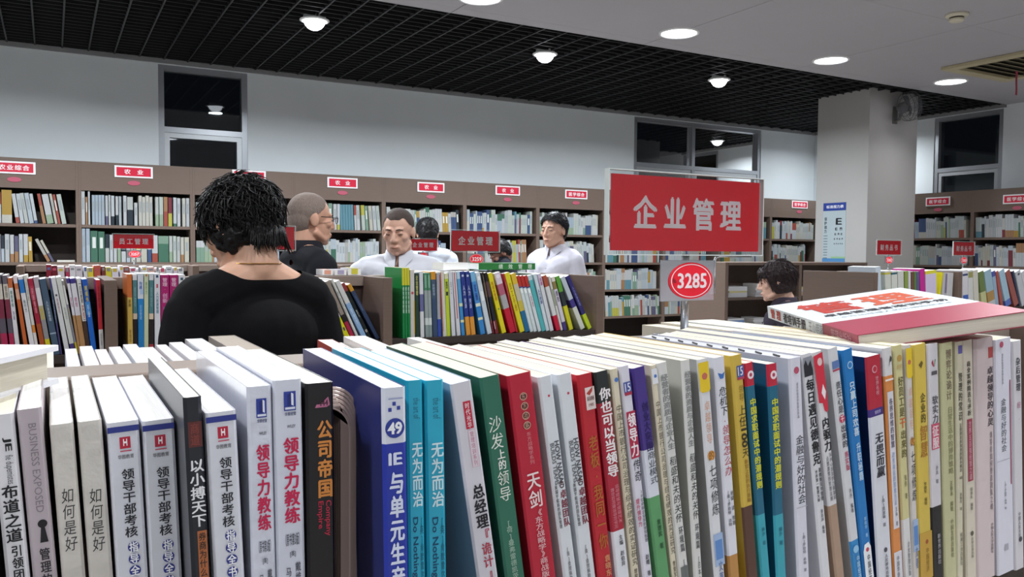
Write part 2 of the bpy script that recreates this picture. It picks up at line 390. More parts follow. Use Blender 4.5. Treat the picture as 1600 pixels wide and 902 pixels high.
# third row, column side: its viewer face has a fascia and open compartments with book stacks
t = thing('display_shelf', 'brown display shelf with nearly empty compartments behind the bowed woman', 'shelf', MT(5.03, 5.2, 0))
for x in (0, .9, 1.8):
    mb = MB(); mb.box((x - .018, 0, 0), (x + .018, .47, 1.425), WOOD, bev=.002); mb.build('end_panel' if x != .9 else 'divider', t)
for x in (0, .9):
    mb = MB(); mb.box((x + .018, -.004, 1.40), (x + .882, .47, 1.425), WOOD, bev=.002); mb.build('top_board', t)
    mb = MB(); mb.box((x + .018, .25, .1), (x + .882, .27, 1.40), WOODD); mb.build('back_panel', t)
    for z in (1.12, .84, .52, .12):
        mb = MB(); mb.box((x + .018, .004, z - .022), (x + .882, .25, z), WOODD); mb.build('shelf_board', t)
    mb = MB(); mb.box((x + .018, .02, 0), (x + .882, .45, .09), DARK); mb.build('plinth', t)

# ------------------------------------------------------------ wall bookcases
BX0, BW, BY = .204, .895, 7.75
TIERS = (1.70, 1.385, 1.07, .755, .44, .12)
t = thing('bookcase', 'x', 'bookcase', MT(BX0 - BW, BY, 0), 'tall bookcases along the window wall')
for x in (0, BW - .02):
    mb = MB(); mb.box((x, 0, 0), (x + .02, .29, 2.228), WOOD, bev=.0015); mb.build('side_panel', t)
mb = MB(); mb.box((.02, .0, 1.985), (BW - .02, .02, 2.228), WOOD); mb.build('fascia', t)
mb = MB(); mb.box((.02, .02, 2.205), (BW - .02, .29, 2.228), WOOD); mb.build('top_board', t)
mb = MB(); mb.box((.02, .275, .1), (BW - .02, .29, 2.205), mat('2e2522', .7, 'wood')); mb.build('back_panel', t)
for z in TIERS:
    mb = MB(); mb.box((.02, .006, z - .025), (BW - .02, .275, z), WOOD); mb.build('shelf_board', t)
mb = MB(); mb.box((.02, .02, 0), (BW - .02, .25, .095), DARK); mb.build('plinth', t)
kids = list(t.children)
SGN = ['农业综合', '农业', '农业', '农业', '农业', '农业', '医学综合', '医学综合', '医学综合', '医学综合', '医学综合']
desc = ['at the picture edge, cut off, under the four character sign', 'between the cut off case and the woman in black', 'mostly hidden by the woman in black', 'behind the man with glasses',
        'behind the man facing forward in white', 'behind the small red sign of the second row', 'behind the young man in white', 'behind the large red sign', 'hidden by the right part of the large red sign', 'just past the edge of the large red sign', 'last one before the column']
CASES = []
for k in range(-1, 10):
    M = MT(BX0 + BW * k, BY, 0); lab = 'tall brown wall bookcase ' + desc[k + 1]
    if k == -1: c = t; c['label'] = lab
    else: c = copy_tree(t, M, lab, kids)
    CASES.append(('b', BX0 + BW * k))
RWX = 9.0
for i, (y, lab) in enumerate(((6.395, 'brown bookcase on the side wall, half hidden by the column'), (5.50, 'brown bookcase under the side window, right of the column'), (4.605, 'brown bookcase on the side wall at the picture edge'))):
    c = copy_tree(t, MT(RWX, y + BW, 0, -math.pi / 2), lab, kids); c['group'] = 'bookcases along the side wall'
RED = mat('d21a3c', .45); WHT = mat('f1eef0', .5); SIGNW = mat('f4e8ea', .45)
def plate_sign(x, y, z, w, h, text, label, taglabel, rz=0.0):
    M = MT(x, y, z, rz)
    t = thing('shelf_sign', label, 'sign', M, 'red signs on the bookcase fascias')
    mb = MB(); mb.box((-w / 2, -.010, -h / 2), (w / 2, -.0005, h / 2), WHT, bev=.002); mb.build('frame', t)
    mb = MB(); mb.box((-w / 2 + .016, -.012, -h / 2 + .014), (w / 2 - .016, -.0095, h / 2 - .014), RED); mb.build('red_panel', t)
    mb = MB(); n = len(text); cw = h * .50; gap = min(w * .8 / n, cw * (2.0 if n == 2 else 1.1))
    for i, ch in enumerate(text): put_chars(mb, ch, (i - (n - 1) / 2) * gap, min(cw, gap * .9), cw / 2, cw, -.0125, SIGNW, .02)
    mb.build('title', t)
    tg = thing('number_tag', taglabel, 'tag', MT(x, y, z - h / 2 - .045, rz) , 'small red oval tags under the fascia signs')
    mb = MB(); mb.lathe([(.5, -.002), (.5, .002)], mat('b8566b', .5), 24, Matrix.Rotation(math.pi / 2, 4, 'X') @ Matrix.Diagonal((.10, .04, 1, 1))); o = mb.build('oval_plate', tg); o.location.y = -.0026
pos = {-1: (22, 262), 0: (209, 269), 1: (389, 275), 2: (535, 286), 3: (673, 293), 4: (793, 298), 5: (900, 304), 9: (1249, 320)}
for k, (px, py) in pos.items():
    p = atY(px, py, BY); tx = SGN[k + 1]; place = {-1: 'cut by the picture edge', 0: 'above the dark green volumes', 1: 'above the woman in black', 2: 'above the man with glasses', 3: 'above the man facing forward in white', 4: 'above the small red sign of the second row', 5: 'above the young man in white', 9: 'on the last bookcase before the column'}[k]
    plate_sign(p.x, BY, p.z, .30, .10, tx, ('white framed red sign reading %s ' % tx) + place, 'tiny red oval tag under the sign ' + place)
for px, py, lab in ((1466, 315, 'just right of the column'), (1590, 311, 'at the picture edge right of the column')):
    p = atX(px, py, RWX); plate_sign(RWX, p.y, p.z, .30, .10, '医学综合', 'white framed red sign reading 医学综合 ' + lab, 'tiny red oval tag under the sign ' + lab, -math.pi / 2)
# eye chart on the column
a = atX(1287, 318, 7.385); b = atX(1320, 410, 7.385)
hh = (a.z - b.z); wv = abs(a.y - b.y)
t = thing('eye_chart_poster', 'white eye test chart poster with blue heading on the column', 'poster', MT(7.385, (a.y + b.y) / 2, (a.z + b.z) / 2, -math.pi / 2))
mb = MB(); mb.box((-wv / 2, -.003, -hh / 2), (wv / 2, -.0003, hh / 2), mat('aab6bb', .5)); mb.build('sheet', t)
mb = MB(); mb.box((-wv / 2, -.0036, hh / 2 - .085), (wv / 2, -.003, hh / 2), mat('2a3f8c', .5)); mb.build('heading', t)
mb = MB(); put_text(mb, '标准视力表', -wv * .36, wv * .4, hh / 2 - .06, hh / 2 - .025, -.0038, WHT); mb.build('heading_letters', t)
mb = MB(); INK = mat('24262c', .5); put_text(mb, 'E', .02, .10, hh / 2 - .24, hh / 2 - .165, -.0034, INK, .03)
for r, (n, s) in enumerate(((2, .032), (3, .022), (4, .018), (5, .014))):
    for i in range(n):
        put_text(mb, 'E', .06 + (i - (n - 1) / 2) * s * 1.8 - s / 2, .06 + (i - (n - 1) / 2) * s * 1.8 + s / 2, hh / 2 - .30 - r * .05, hh / 2 - .30 - r * .05 + s, -.0034, INK, .03, rot=i % 2 == 1)
mb.build('chart_letters', t)
mb = MB(); put_chars(mb, '保护视力', -wv * .38, .035, hh / 2 - .15, .045, -.0034, INK, .02)
for k in range(9): mb.box((-wv * .46, -.0034, hh / 2 - .36 - k * .03), (-wv * .28, -.0032, hh / 2 - .352 - k * .03), mat('6b767c', .5))
mb.build('side_text', t)
mb = MB(); mb.box((-wv / 2, -.0036, -hh / 2), (wv / 2, -.003, -hh / 2 + .04), mat('4d82b4', .5)); mb.box((-wv * .1, -.0038, -hh / 2 + .04), (wv / 2, -.003, -hh / 2 + .06), mat('8fb389', .5)); mb.build('footer', t)
# ------------------------------------------------------------ books
PAGE = 'd9d2bf'
def book_body(mb_cover, mb_page, T, H, D, bands, side=None, page=PAGE, hard=False, ch=.0015, film=False, cap=None, flatpages=False):
    """bands: [(z from the foot, colour)] from the top downwards: each colour holds down to its z. Cover wraps spine and boards; pages between."""
    k = 'film' if film else 'plain'; rg = .35
    c = .0028 if hard else .0007; ov = .003 if hard else 0.0
    zs = [H] + [min(H, max(0, b[0])) for b in bands[:-1]] + [0.0]
    def prof(o):
        i = o; ch_ = min(ch, T * .2)
        return [(-T / 2 + i, D), (-T / 2 + i, ch_ + i * .6), (-T / 2 + ch_ + i * .4, i), (T / 2 - ch_ - i * .4, i), (T / 2 - i, ch_ + i * .6), (T / 2 - i, D)]
    po, pi = prof(0), prof(c)
    for j in range(len(bands)):
        z1, z0 = zs[j], zs[j + 1]
        if z1 - z0 < 1e-5: continue
        m = mat(bands[j][1], rg, k); ms = mat(side, rg, k) if side else m
        for i in range(5):
            mm = ms if i in (0, 4) else m
            a, b = po[i], po[i + 1]
            mb_cover.add([(a[0], a[1], z0), (b[0], b[1], z0), (b[0], b[1], z1), (a[0], a[1], z1)], [(0, 1, 2, 3)], mm)
            a, b = pi[i], pi[i + 1]
            mb_cover.add([(a[0], a[1], z0), (b[0], b[1], z0), (b[0], b[1], z1), (a[0], a[1], z1)], [(3, 2, 1, 0)], mm)
    ends = ((H, bands[0][1], 1), (0.0, bands[-1][1], 0))
    for z, col, up in ends:
        m = mat(side or col, rg, k)
        for i in range(5):
            a, b, cc, d = po[i], po[i + 1], pi[i + 1], pi[i]
            f = (3, 2, 1, 0) if up else (0, 1, 2, 3)
            mb_cover.add([(a[0], a[1], z), (b[0], b[1], z), (cc[0], cc[1], z), (d[0], d[1], z)], [f[::-1]], m)
    for i in (0, 5):
        a, b = po[i], pi[i]; m = mat(side or bands[0][1], rg, k)
        mb_cover.add([(a[0], D, 0), (b[0], D, 0), (b[0], D, H), (a[0], D, H)], [(0, 1, 2, 3) if i else (3, 2, 1, 0)], m)
    pm = mat(page, .8, 'film' if film and cap else 'pages')
    mb_page.box((-T / 2 + c, max(c * 1.2, min(ch, T * .2) * .95), ov), (T / 2 - c, D - ov - .0004, H - ov - (0 if hard else .0003)), pm)
class Front:
    pass
def place_spine(xl, xr, yt, xb, Y, zdeck, yb=900, yaw=0.0, after=None, limit=None, give=.25):
    a = atY(xl, yt, Y); b = atY(xr, yt, Y); c = atY(xb, yb, Y)
    d = Vector((a.x - c.x, 0, a.z - c.z)).normalized(); phi = math.atan2(d.x, d.z)
    ex = Vector((math.cos(phi), 0, -math.sin(phi)))
    T = (b - a).dot(ex)
    if phi <= 0: H = (a.z - zdeck) / math.cos(phi); bl = a - d * H; org = bl + ex * (T / 2)
    else:
        br0 = a + ex * T; H = (br0.z - zdeck) / math.cos(phi); org = br0 - d * H - ex * (T / 2)
    M = Matrix((Vector((ex.x, 0, d.x, org.x)), Vector((0, 1, 0, org.y)), Vector((ex.z, 0, d.z, org.z)), Vector((0, 0, 0, 1))))
    if after is not None:        # keep clear of the neighbour's right side (foot x, lean, height)
        fx, fp, fh = after; need = -1
        for q in (0.0, min(fh * math.cos(fp), H * math.cos(phi))):
            need = max(need, fx + q * math.tan(fp) + .0004 - (org.x - ex.x * T / 2 + (q - (org.z - ex.z * T / 2 - zdeck)) * math.tan(phi)))
        if need > 0:
            cut_ = min(need, T * give); T -= cut_; org = org + ex * (cut_ / 2) + Vector((need - cut_, 0, 0))
    if limit is not None:
        over = max(org.x + ex.x * T / 2, org.x + ex.x * T / 2 + d.x * H) - limit
        if over > 0: org.x -= over
    org.z += .0005
    M = Matrix((Vector((ex.x, 0, d.x, org.x)), Vector((0, 1, 0, org.y)), Vector((ex.z, 0, d.z, org.z)), Vector((0, 0, 0, 1))))
    if yaw: M = M @ Matrix.Rotation(yaw, 4, 'Z')
    F = Front(); F.M, F.T, F.H, F.phi = M, T, H, phi
    br = org + ex * (T / 2); F.right = (br.x - (br.z - zdeck) * math.tan(phi), phi, H)
    def z(py):            # local height on the spine axis seen at picture row py
        lo, hi = -.2, H + .05
        for _ in range(40):
            m = (lo + hi) / 2
            if proj(M @ Vector((0, 0, m)))[1] > py: lo = m
            else: hi = m
        return lo
    F.z = z
    return F
LAYER = .00025
def decorate(root, F, items):
    """Printing on the spine; every item a child mesh. v: stacked characters, r: turned line, b: block, o: disc."""
    for n, it in enumerate(items):
        kind, name = it[0], it[1]; mb = MB(); y = -LAYER * (1 + .15 * n); T = F.T
        if kind == 'v':
            _, _, s, y0, y1, w, col = it[:7]; xc = it[7] if len(it) > 7 else 0; bold = it[8] if len(it) > 8 else .014; sh = it[9] if len(it) > 9 else 0
            z0, z1 = F.z(y0), F.z(y1); put_chars(mb, s, xc * T, w * T, z0, (z0 - z1) / len(s), y, mat(col, .5), bold, .98, sh)
        elif kind == 'r':
            _, _, s, y0, y1, w, col = it[:7]; xc = it[7] if len(it) > 7 else 0; bold = it[8] if len(it) > 8 else .01
            put_text(mb, s, (xc - w / 2) * T, (xc + w / 2) * T, F.z(y1), F.z(y0), y, mat(col, .5), bold, rot=True)
        elif kind == 'h':
            _, _, s, y0, y1, w, col = it[:7]; xc = it[7] if len(it) > 7 else 0; bold = it[8] if len(it) > 8 else .01
            put_text(mb, s, (xc - w / 2) * T, (xc + w / 2) * T, F.z(y1), F.z(y0), y, mat(col, .5), bold)
        elif kind == 'b':
            _, _, y0, y1, x0, x1, col = it[:7]
            a, b = F.z(y1), F.z(y0); mb.add([(x0 * T, y, a), (x1 * T, y, a), (x1 * T, y, b), (x0 * T, y, b)], [(0, 1, 2, 3)], mat(col, .45))
        elif kind == 'o':
            _, _, yc, dw, col = it[:5]; xc = it[5] if len(it) > 5 else 0; asp = it[6] if len(it) > 6 else 1
            r = dw * T / 2; zc = F.z(yc); mb.add([(xc * T + r * math.cos(k * math.pi / 14), y, zc + asp * r * math.sin(k * math.pi / 14)) for k in range(28)], [tuple(range(28))], mat(col, .45))
        elif kind == 'p':      # free outline: (x fraction, picture row) points
            _, _, pts, col = it[:4]; mb.add([(a * T, y, F.z(b)) for a, b in pts], [tuple(range(len(pts)))], mat(col, .45))
        mb.build(name, root)
Y0 = .5
SPEC = []
def F_(xl, xr, yt, xb, look, bands, items=(), prot=0.0, D=.185, page=PAGE, hard=False, side=None, film=False, yaw=0.0, ch=.0015):
    SPEC.append(dict(xl=xl, xr=xr, yt=yt, xb=xb, look=look, bands=bands, items=items, prot=prot, D=D, page=page, hard=hard, side=side, film=film, yaw=yaw, ch=ch))
WP = 'fbfaf6'      # bright white paper
GP = 'd9d6cb'
K = '1c1c20'
def PUB():        # red square publisher badge with its lines, on the three matching white books
    return lambda a: [('b', 'band', a, a + 9, -.5, .5, '2c3684'), ('b', 'publisher_badge', a + 17, a + 35, -.14, .20, 'b3203c'), ('b', 'badge_bar', a + 20, a + 31, -.03, .0, 'f0eef0'), ('b', 'badge_bar', a + 20, a + 31, .07, .10, 'f0eef0'), ('b', 'badge_bar', a + 24, a + 27, -.03, .10, 'f0eef0'),
                      ('b', 'badge_line', a + 38, a + 39.5, -.14, .22, 'c23a50'), ('h', 'publisher_name', '华图教育', a + 44, a + 51, .50, '6a6a70', .03)]
HT = PUB()
F_(-38, -18, 700, 6 - 36, 'grey spined book at the picture edge, outermost of the front row', [(0, '8f8c93')], D=.18)
F_(-16, 22, 652, 9, 'white book titled 布道之道 at the far end under the thick hardcover', [(0, 'd9d8dd')], [('r', 'logo', 'JE', 684, 706, .38, K, .1, .03), ('r', 'signature', 'fie dupemistes', 712, 757, .42, '55555c', .08, .0), ('v', 'title', '布道之道', 757, 848, .72, K, .02, .022), ('v', 'subtitle', '引领团队', 852, 926, .5, K, .06, .018)])
F_(26, 65, 643, 51, 'lilac grey book with BUSINESS EXPOSED and a keyhole on its spine', [(0, 'b3a8ae')], [('r', 'english_title', 'BUSINESS EXPOSED', 662, 801, .32, '857a82', .06, 0), ('o', 'keyhole', 819, .40, '17151a', .1), ('p', 'keyhole', [(.03, 822), (.17, 822), (.28, 848), (-.06, 848)], '17151a'), ('v', 'title', '管理的真相', 856, 956, .46, '2c2a30', .08)], page=WP)
F_(76, 115, 667, 95, 'shrink-wrapped beige book titled 如何是好, nearer the thick hardcover', [(0, 'c9c4bd')], [('v', 'title', '如何是好', 762, 862, .55, '3a3a3c', .02, -.006, .1)], film=True, page='efece8')
F_(121, 159, 662, 139, 'shrink-wrapped beige book titled 如何是好, beside the blue topped white books', [(0, 'c9c4bd')], [('v', 'title', '如何是好', 762, 862, .55, '3a3a3c', .02, -.006, .1)], film=True, page='efece8')
for xl, xr, yt, xb, lk in ((164, 217, 664, 179, 'first'), (221, 272, 661, 234, 'second')):
    F_(xl, xr, yt, xb, 'white book titled 领导干部考核 with blue top band, %s of three' % lk, [(0, 'd3d4dd')], HT(yt + 2) + [('v', 'title', '领导干部考核', yt + 68, yt + 176, .42, '23242a', .06, .012)] + [it for i in range(4) for it in (('o', 'blue_disc', yt + 191 + i * 18.5, .37, '2c3684', .1), ('v', 'disc_letters', '指导全书'[i], yt + 182.5 + i * 18.5, yt + 199.5 + i * 18.5, .3, 'f0f0f4', .1, .02))], page=WP)
F_(286, 315, 624, 300, 'tall black book titled 以小搏天下 standing above its neighbours', [(0, '22242b')], [('b', 'red_seal', 659, 699, -.32, .42, '5a2a28'), ('v', 'seal_letters', '商道', 661, 697, .5, '7d3a33', .04, .02), ('v', 'title', '以小搏天下', 717, 824, .82, 'e6e6ea', .05, .02), ('b', 'orange_label', 830, 930, -.1, .42, 'a8623a'), ('v', 'label_letters', '券商为什么成为', 832, 930, .42, '2a1e18', .16, .01)], page='d8d4c8', side='5e6066', ch=.002)
F_(321, 369, 648, 335, 'white book titled 领导干部考核 with blue top band, third, past the black one', [(0, 'd3d4dd')], HT(650) + [('v', 'title', '领导干部考核', 714, 824, .42, '23242a', .06, .012)] + [it for i in range(4) for it in (('o', 'blue_disc', 837 + i * 19, .37, '2c3684', .1), ('v', 'disc_letters', '指导全书'[i], 828.5 + i * 19, 845.5 + i * 19, .3, 'f0f0f4', .1, .02))], page=WP)
for xl, xr, yt, xb, lk, fm in ((374, 424, 608, 382, 'beside the blue topped book, in crinkled wrap', True), (426, 471, 597, 433, 'beside the black spine', False)):
    F_(xl, xr, yt, xb, 'white book titled 领导力教练 in crimson, ' + lk, [(0, 'cfd2df')], [('b', 'publisher_logo', yt + 15, yt + 45, -.14, .28, '2e3f96'), ('p', 'logo_door', [(-.02, yt + 20), (.10, yt + 17), (.10, yt + 38), (-.02, yt + 38)], '1d2a70'), ('p', 'logo_door', [(.12, yt + 17), (.2, yt + 19), (.2, yt + 38), (.12, yt + 36)], 'e3e5ee'), ('b', 'logo_foot', yt + 39.5, yt + 43, -.1, .25, 'd9dcea'), ('h', 'publisher_name', '华章经管', yt + 47, yt + 53, .4, '50557a', .08), ('h', 'publisher_name', 'WILEY', yt + 67, yt + 72, .30, '50505a', .1),
        ('v', 'title', '领导力教练', yt + 86, yt + 222, .56, 'c31b4c', .08, .03), ('h', 'edition', '（原书第3版）', yt + 236, yt + 256, .5, '5a5a66', .06), ('h', 'edition', '[英]', yt + 264, yt + 274, .2, '5a5a66', .06), ('v', 'author_names', '戴维克拉特', yt + 282, yt + 360, .2, '5a5a66', .24), ('v', 'author_names', '马歇尔', yt + 288, yt + 334, .2, '5a5a66', -.1)], page=WP, film=fm)
F_(475, 521, 602, 479, 'black book titled 公司帝国 in orange letters', [(0, '171316')], [('p', 'pink_emblem', [(-.18, 637), (-.12, 632), (.02, 632), (.3, 621), (.36, 634), (.24, 637)], 'b5688a'), ('h', 'emblem_letters', '444', 625, 635, .34, '3a1a2a', .12, .02), ('v', 'title', '公司帝国', 656, 779, .56, 'd2873f', .16, .035), ('r', 'english_title', 'Company', 783, 839, .26, 'b32a45', .24, .012), ('r', 'english_title', 'Empire', 783, 826, .24, 'b32a45', -.04, .012)], page='dcd9cb')
F_(597, 634, 609, 602, 'navy book 49 IE与单元生产 jutting out beside the ridged bookend', [(693, 'd3d7e4'), (0, '2536a0')], [('b', 'logo_square', 628, 634, -.08, .06, '33419a'), ('b', 'logo_square', 637, 643, -.26, -.12, '33419a'), ('b', 'logo_square', 635, 641, .1, .24, '33419a'), ('b', 'logo_line', 622, 624, -.25, .35, '9aa2c8'), ('o', 'blue_disc', 669, .80, '2b3a92'), ('h', 'number', '49', 659, 679, .62, 'f0f1f6', 0, .04), ('h', 'title', 'IE', 707, 727, .58, 'd8dff2', 0, .03), ('v', 'title', '与单元生产方式', 736, 993, .62, 'd8dff2', .04, .035)], prot=.05, D=.212, page=WP, side='25306f', hard=False, yaw=-.05, ch=.002)
for xl, xr, xb, lk in ((635, 660, 640, 'against the navy book'), (664, 693, 669, 'beside the grey 诡计 book')):
    F_(xl, xr, 597, xb, 'turquoise book titled 无为而治 in pale letters, ' + lk, [(0, '2ba6c4')], [('r', 'signature', 'the art of', 622, 655, .4, '1e6f86', .1, 0), ('v', 'title', '无为而治', 690, 793, .68, 'd5eef4', .1, .02), ('r', 'english_title', 'Do Nothing!', 808, 906, .42, '15486a', -.12, .012), ('v', 'author_names', '[英]肯默雷尔', 808, 906, .2, '1b6a86', .3)], page='e4ecec')
F_(704, 737, 603, 746, 'pale grey book titled 总经理诡计 with a red label', [(0, 'd2cfd8')], [('b', 'red_label', 628, 671, -.05, .31, 'c0233f'), ('v', 'label_letters', '时代光华', 630, 670, .22, 'efdfe3', .13, .01), ('b', 'outlined_box', 673, 731, .0, .34, 'dfb9c4'), ('b', 'outlined_box_inner', 674, 730, .03, .31, 'd8cfd9'), ('v', 'box_letters', '管理培训系列', 675, 729, .2, 'b95a74', .17, 0), ('v', 'title', '总经理', 757, 827, .60, '1d1c22', .1, .03), ('v', 'title_end', '『诡计』', 828, 908, .5, 'b53a50', .12, .012)], prot=.018, D=.18, side='8ba0b6', page=WP)
F_(750, 781, 593, 790, 'dark green book titled 沙发上的领导', [(0, '2f6b57')], [('v', 'title', '沙发', 649, 702, .68, 'e3e8df', -.04, .0, .12), ('v', 'title', '上的', 702, 735, .42, 'eceee8', .06, .02), ('v', 'title', '领导', 735, 784, .62, 'e3e8df', .02, .0, .1), ('v', 'author_names', '[荷]曼弗雷德凯茨', 812, 905, .32, 'a9c3b4', .0, 0)], prot=.02, side='235946', D=.19)
F_(793, 831, 590, 832, 'red book titled 天剑 with four dark dots', [(0, 'b51f36')], [it for i in range(4) for it in (('o', 'dot_ring', 620 + i * 15, .30, 'c9a08a', .04), ('o', 'dark_dot', 620 + i * 15, .24, '4a2420', .04), ('v', 'dot_letters', '东方战略'[i], 614 + i * 15, 626 + i * 15, .16, 'c9a08a', .04, 0))] + [('v', 'series_line', '东方战略学系列', 675, 726, .2, 'd98a90', .06, 0), ('v', 'title', '天剑', 736, 794, .58, 'f0dfe0', .02, .012), ('v', 'subtitle', '《东方战略学》商战版', 796, 902, .34, 'e3b9bd', .04, .008)], prot=.022, D=.19, side='a81c31')
for xl, xr, yt, xb, lk in ((841, 863, 592, 881, 'against the red 天剑 book'), (871, 894, 588, 909, 'against the red gold lettered book')):
    F_(xl, xr, yt, xb, 'white book titled 卓越团队 with grey English capitals, ' + lk, [(0, 'd6dae0')], [('o', 'red_mark', yt + 27, .16, 'c2405a', .08), ('r', 'english_title', 'HOW NASA', yt + 98, yt + 163, .36, '55575c', .2, .025), ('r', 'english_title', 'BUILDS TEAMS', yt + 100, yt + 165, .3, '6d6f74', -.14, .02), ('r', 'series_mark', '4D', yt + 160, yt + 172, .34, '4a2a30', .18, .02), ('v', 'title', '卓越团队', yt + 174, yt + 232, .46, '7d2a3c', .2, .02), ('v', 'subtitle', '美国宇航局的团队管理', yt + 165, yt + 232, .2, '5a5a5e', -.26), ('v', 'author_names', '[美]查理佩勒林', yt + 262, yt + 322, .22, '7d7a80', .0)], prot=.014, D=.185)
F_(899, 926, 589, 932, 'red book with gold lettering and a pale badge', [(0, 'b8222f')], [('b', 'pale_badge', 606, 641, -.12, .5, 'e3d3d0'), ('p', 'badge_bird', [(-.05, 615), (.15, 611), (.4, 606), (.35, 613), (.15, 619)], 'b04038'), ('h', 'badge_letters', '前沿讲座', 620, 627, .46, '6a3a38', .2), ('h', 'badge_letters', '1985', 631, 636, .34, '8a5a58', .2), ('v', 'title', '老板·我同一你', 680, 858, .62, 'b5642f', .06, .02), ('v', 'author_names', '袁晓东', 868, 902, .4, 'd69a70', .2)], D=.18)
F_(929, 951, 584, 963, 'black topped red and white book titled 你也可以当领导', [(629, '26292a'), (829, 'a92338'), (0, 'dcdde4')], [('v', 'title', '你也可以当领导', 605, 746, .82, 'f2ecee', .06, .03), ('r', 'subtitle', '领导智慧与管理艺术', 758, 818, .26, 'd48a96', .2, 0), ('r', 'subtitle', '教你如何做领导的学问', 762, 824, .26, 'd48a96', -.14, 0), ('v', 'author_names', '主编 赵伯异', 836, 885, .28, '56565c', .1)], D=.185)
CB = [('o', 'blue_mark', 0, .5, '4a78c0', .1)]
F_(954, 966, 579, 988, 'thin beige book on listed banks, beside the 领导力传奇 book', [(0, 'd9cfb8')], [('o', 'blue_mark', 594, .5, '4a78c0', .1), ('v', 'title', '中国上市银行公司治理与综合绩效的实证研究', 632, 884, .82, '4a4436', .05, 0, .12), ('v', 'author_names', '曾爱军', 888, 912, .5, '6a6456')], D=.18)
F_(968, 984, 575, 1005, 'white book titled 领导力传奇 with a red block', [(0, 'd8d6e2')], [('b', 'publisher_logo', 597, 616, -.34, .42, '4b5aa0'), ('b', 'logo_base', 613, 618, -.3, .42, 'a8324a'), ('h', 'logo_letters', '15', 599, 612, .55, 'e6e6f0', .05), ('b', 'red_block', 643, 716, -.38, .5, 'b02548'), ('v', 'title', '领导力', 645, 714, .8, 'f4ecf0', .08, .03), ('v', 'title_end', '传奇', 718, 753, .72, '26242a', .1, .0, .15), ('v', 'subtitle', '提升领导力', 778, 822, .4, 'c0486a', -.24), ('v', 'subtitle', '10位卓越企业家的领导智慧', 766, 848, .34, '7a7a84', .22), ('v', 'author_names', '赵曙 著', 866, 900, .36, '4a4a52', .1)], D=.185)
F_(988, 1009, 578, 1027, 'purple topped book titled 商业模式 with green foot', [(702, '463283'), (776, 'd6d9e4'), (0, '5d9a66')], [('v', 'upper_title', '创业大突围', 628, 706, .5, '2c1e5e', .1, .02), ('v', 'title', '商业模式', 706, 757, .62, '2d3340', .14, .0, .12), ('v', 'author_names', '黄理宾 著', 812, 858, .3, '2d5236', .1, .012)], D=.18)
F_(1011, 1023, 574, 1045, 'thin beige book on listed banks, beside the purple topped book', [(0, 'd9cfb8')], [('b', 'white_head', 576, 600, -.5, .5, 'e2e4ea'), ('o', 'blue_mark', 588, .5, '4a78c0', .1), ('v', 'title', '中国上市银行公司治理与综合绩效的实证研究', 626, 866, .82, '4a4436', .05, 0, .12), ('v', 'author_names', '曾爱军', 876, 902, .5, '6a6456')], D=.18)
IN = lambda y: [('v', 'heading', '经营者的资质与企业人生', y, y + 118, .72, '8f9090', .05, .03, .05), ('v', 'title', '稻盛和夫的关怀', y + 128, y + 232, .66, '2a2a2e', .06, .0, .15), ('v', 'subtitle', '环境篇', y + 238, y + 278, .42, '5d5d62', .1), ('v', 'author_names', '[日本]稻盛', y + 288, y + 350, .32, '6d6d72', .1)]
F_(1026, 1043, 570, 1061, 'off-white book titled 稻盛和夫的关怀, beside the second thin beige one', [(0, 'd5d5d2')], IN(585) + [('b', 'grey_patch', 885, 915, -.3, .4, '6a706c')], D=.185)
F_(1061, 1079, 566, 1081, 'off-white book titled 稻盛和夫的关怀, beside the yellow headed book', [(0, 'd5d5d2')], IN(580), prot=.013, D=.185, side='aaa9a2')
QX = lambda y, e: [('b', 'yellow_head', y, y + 44, -.5, .45, 'e6c52a'), ('p', 'yellow_tip', [(-.5, y + 43), (.45, y + 43), (.3, y + 47), (-.3, y + 47)], 'e6c52a'), ('o', 'pink_mark', y + 22, .5, 'c46a5c', .0), ('v', 'series_title', '卓越领导', y + 60, y + 128, .55, 'd9a58a', .02, .0), ('o', 'orange_disc', y + 146, .7, 'e0a25a', .04), ('v', 'disc_letter', '的', y + 138, y + 154, .55, 'a06a28', .04, .02), ('v', 'title', '七项修炼', y + 160, y + 240, .7, '2e2e34', .06, .0, .1), ('b', 'blue_picture', y + 268, y + 318, -.38, .5, '9fb6da'), ('b', 'blue_picture', y + 278, y + 308, -.28, .4, '5f8ac6'), ('v', 'author_names', '文著', y + 310, y + 345, .4, '7080a8', .1)]
F_(1090, 1107, 564, 1117, 'yellow headed white book titled 七项修炼, beside the 危机下 book', [(0, 'dadbe0')], QX(566, 0), prot=.009, D=.185, side='a8a9a8')
F_(1116, 1133, 561, 1140, 'white book titled 危机下 in black and red brush letters, orange foot', [(867, 'dcdce6'), (0, 'b8864a')], [('p', 'blue_mark', [(-.1, 592), (-.3, 582), (.1, 585), (.35, 582), (.2, 592)], '3f6fb8'), ('v', 'title', '危机下', 604, 650, .72, '1e1e22', .06, .0, .15), ('v', 'dot', '·', 652, 664, .6, 'c04a5a', .06), ('v', 'title_end', '领导怎么办', 664, 744, .7, 'b8404e', .1, .0, .15), ('v', 'author_names', '[美]罗伯特 达特', 766, 822, .28, '6a6a74', -.1), ('v', 'author_names', '杨斌 译 等著', 768, 822, .28, '6a6a74', .24)], D=.18, prot=.004)
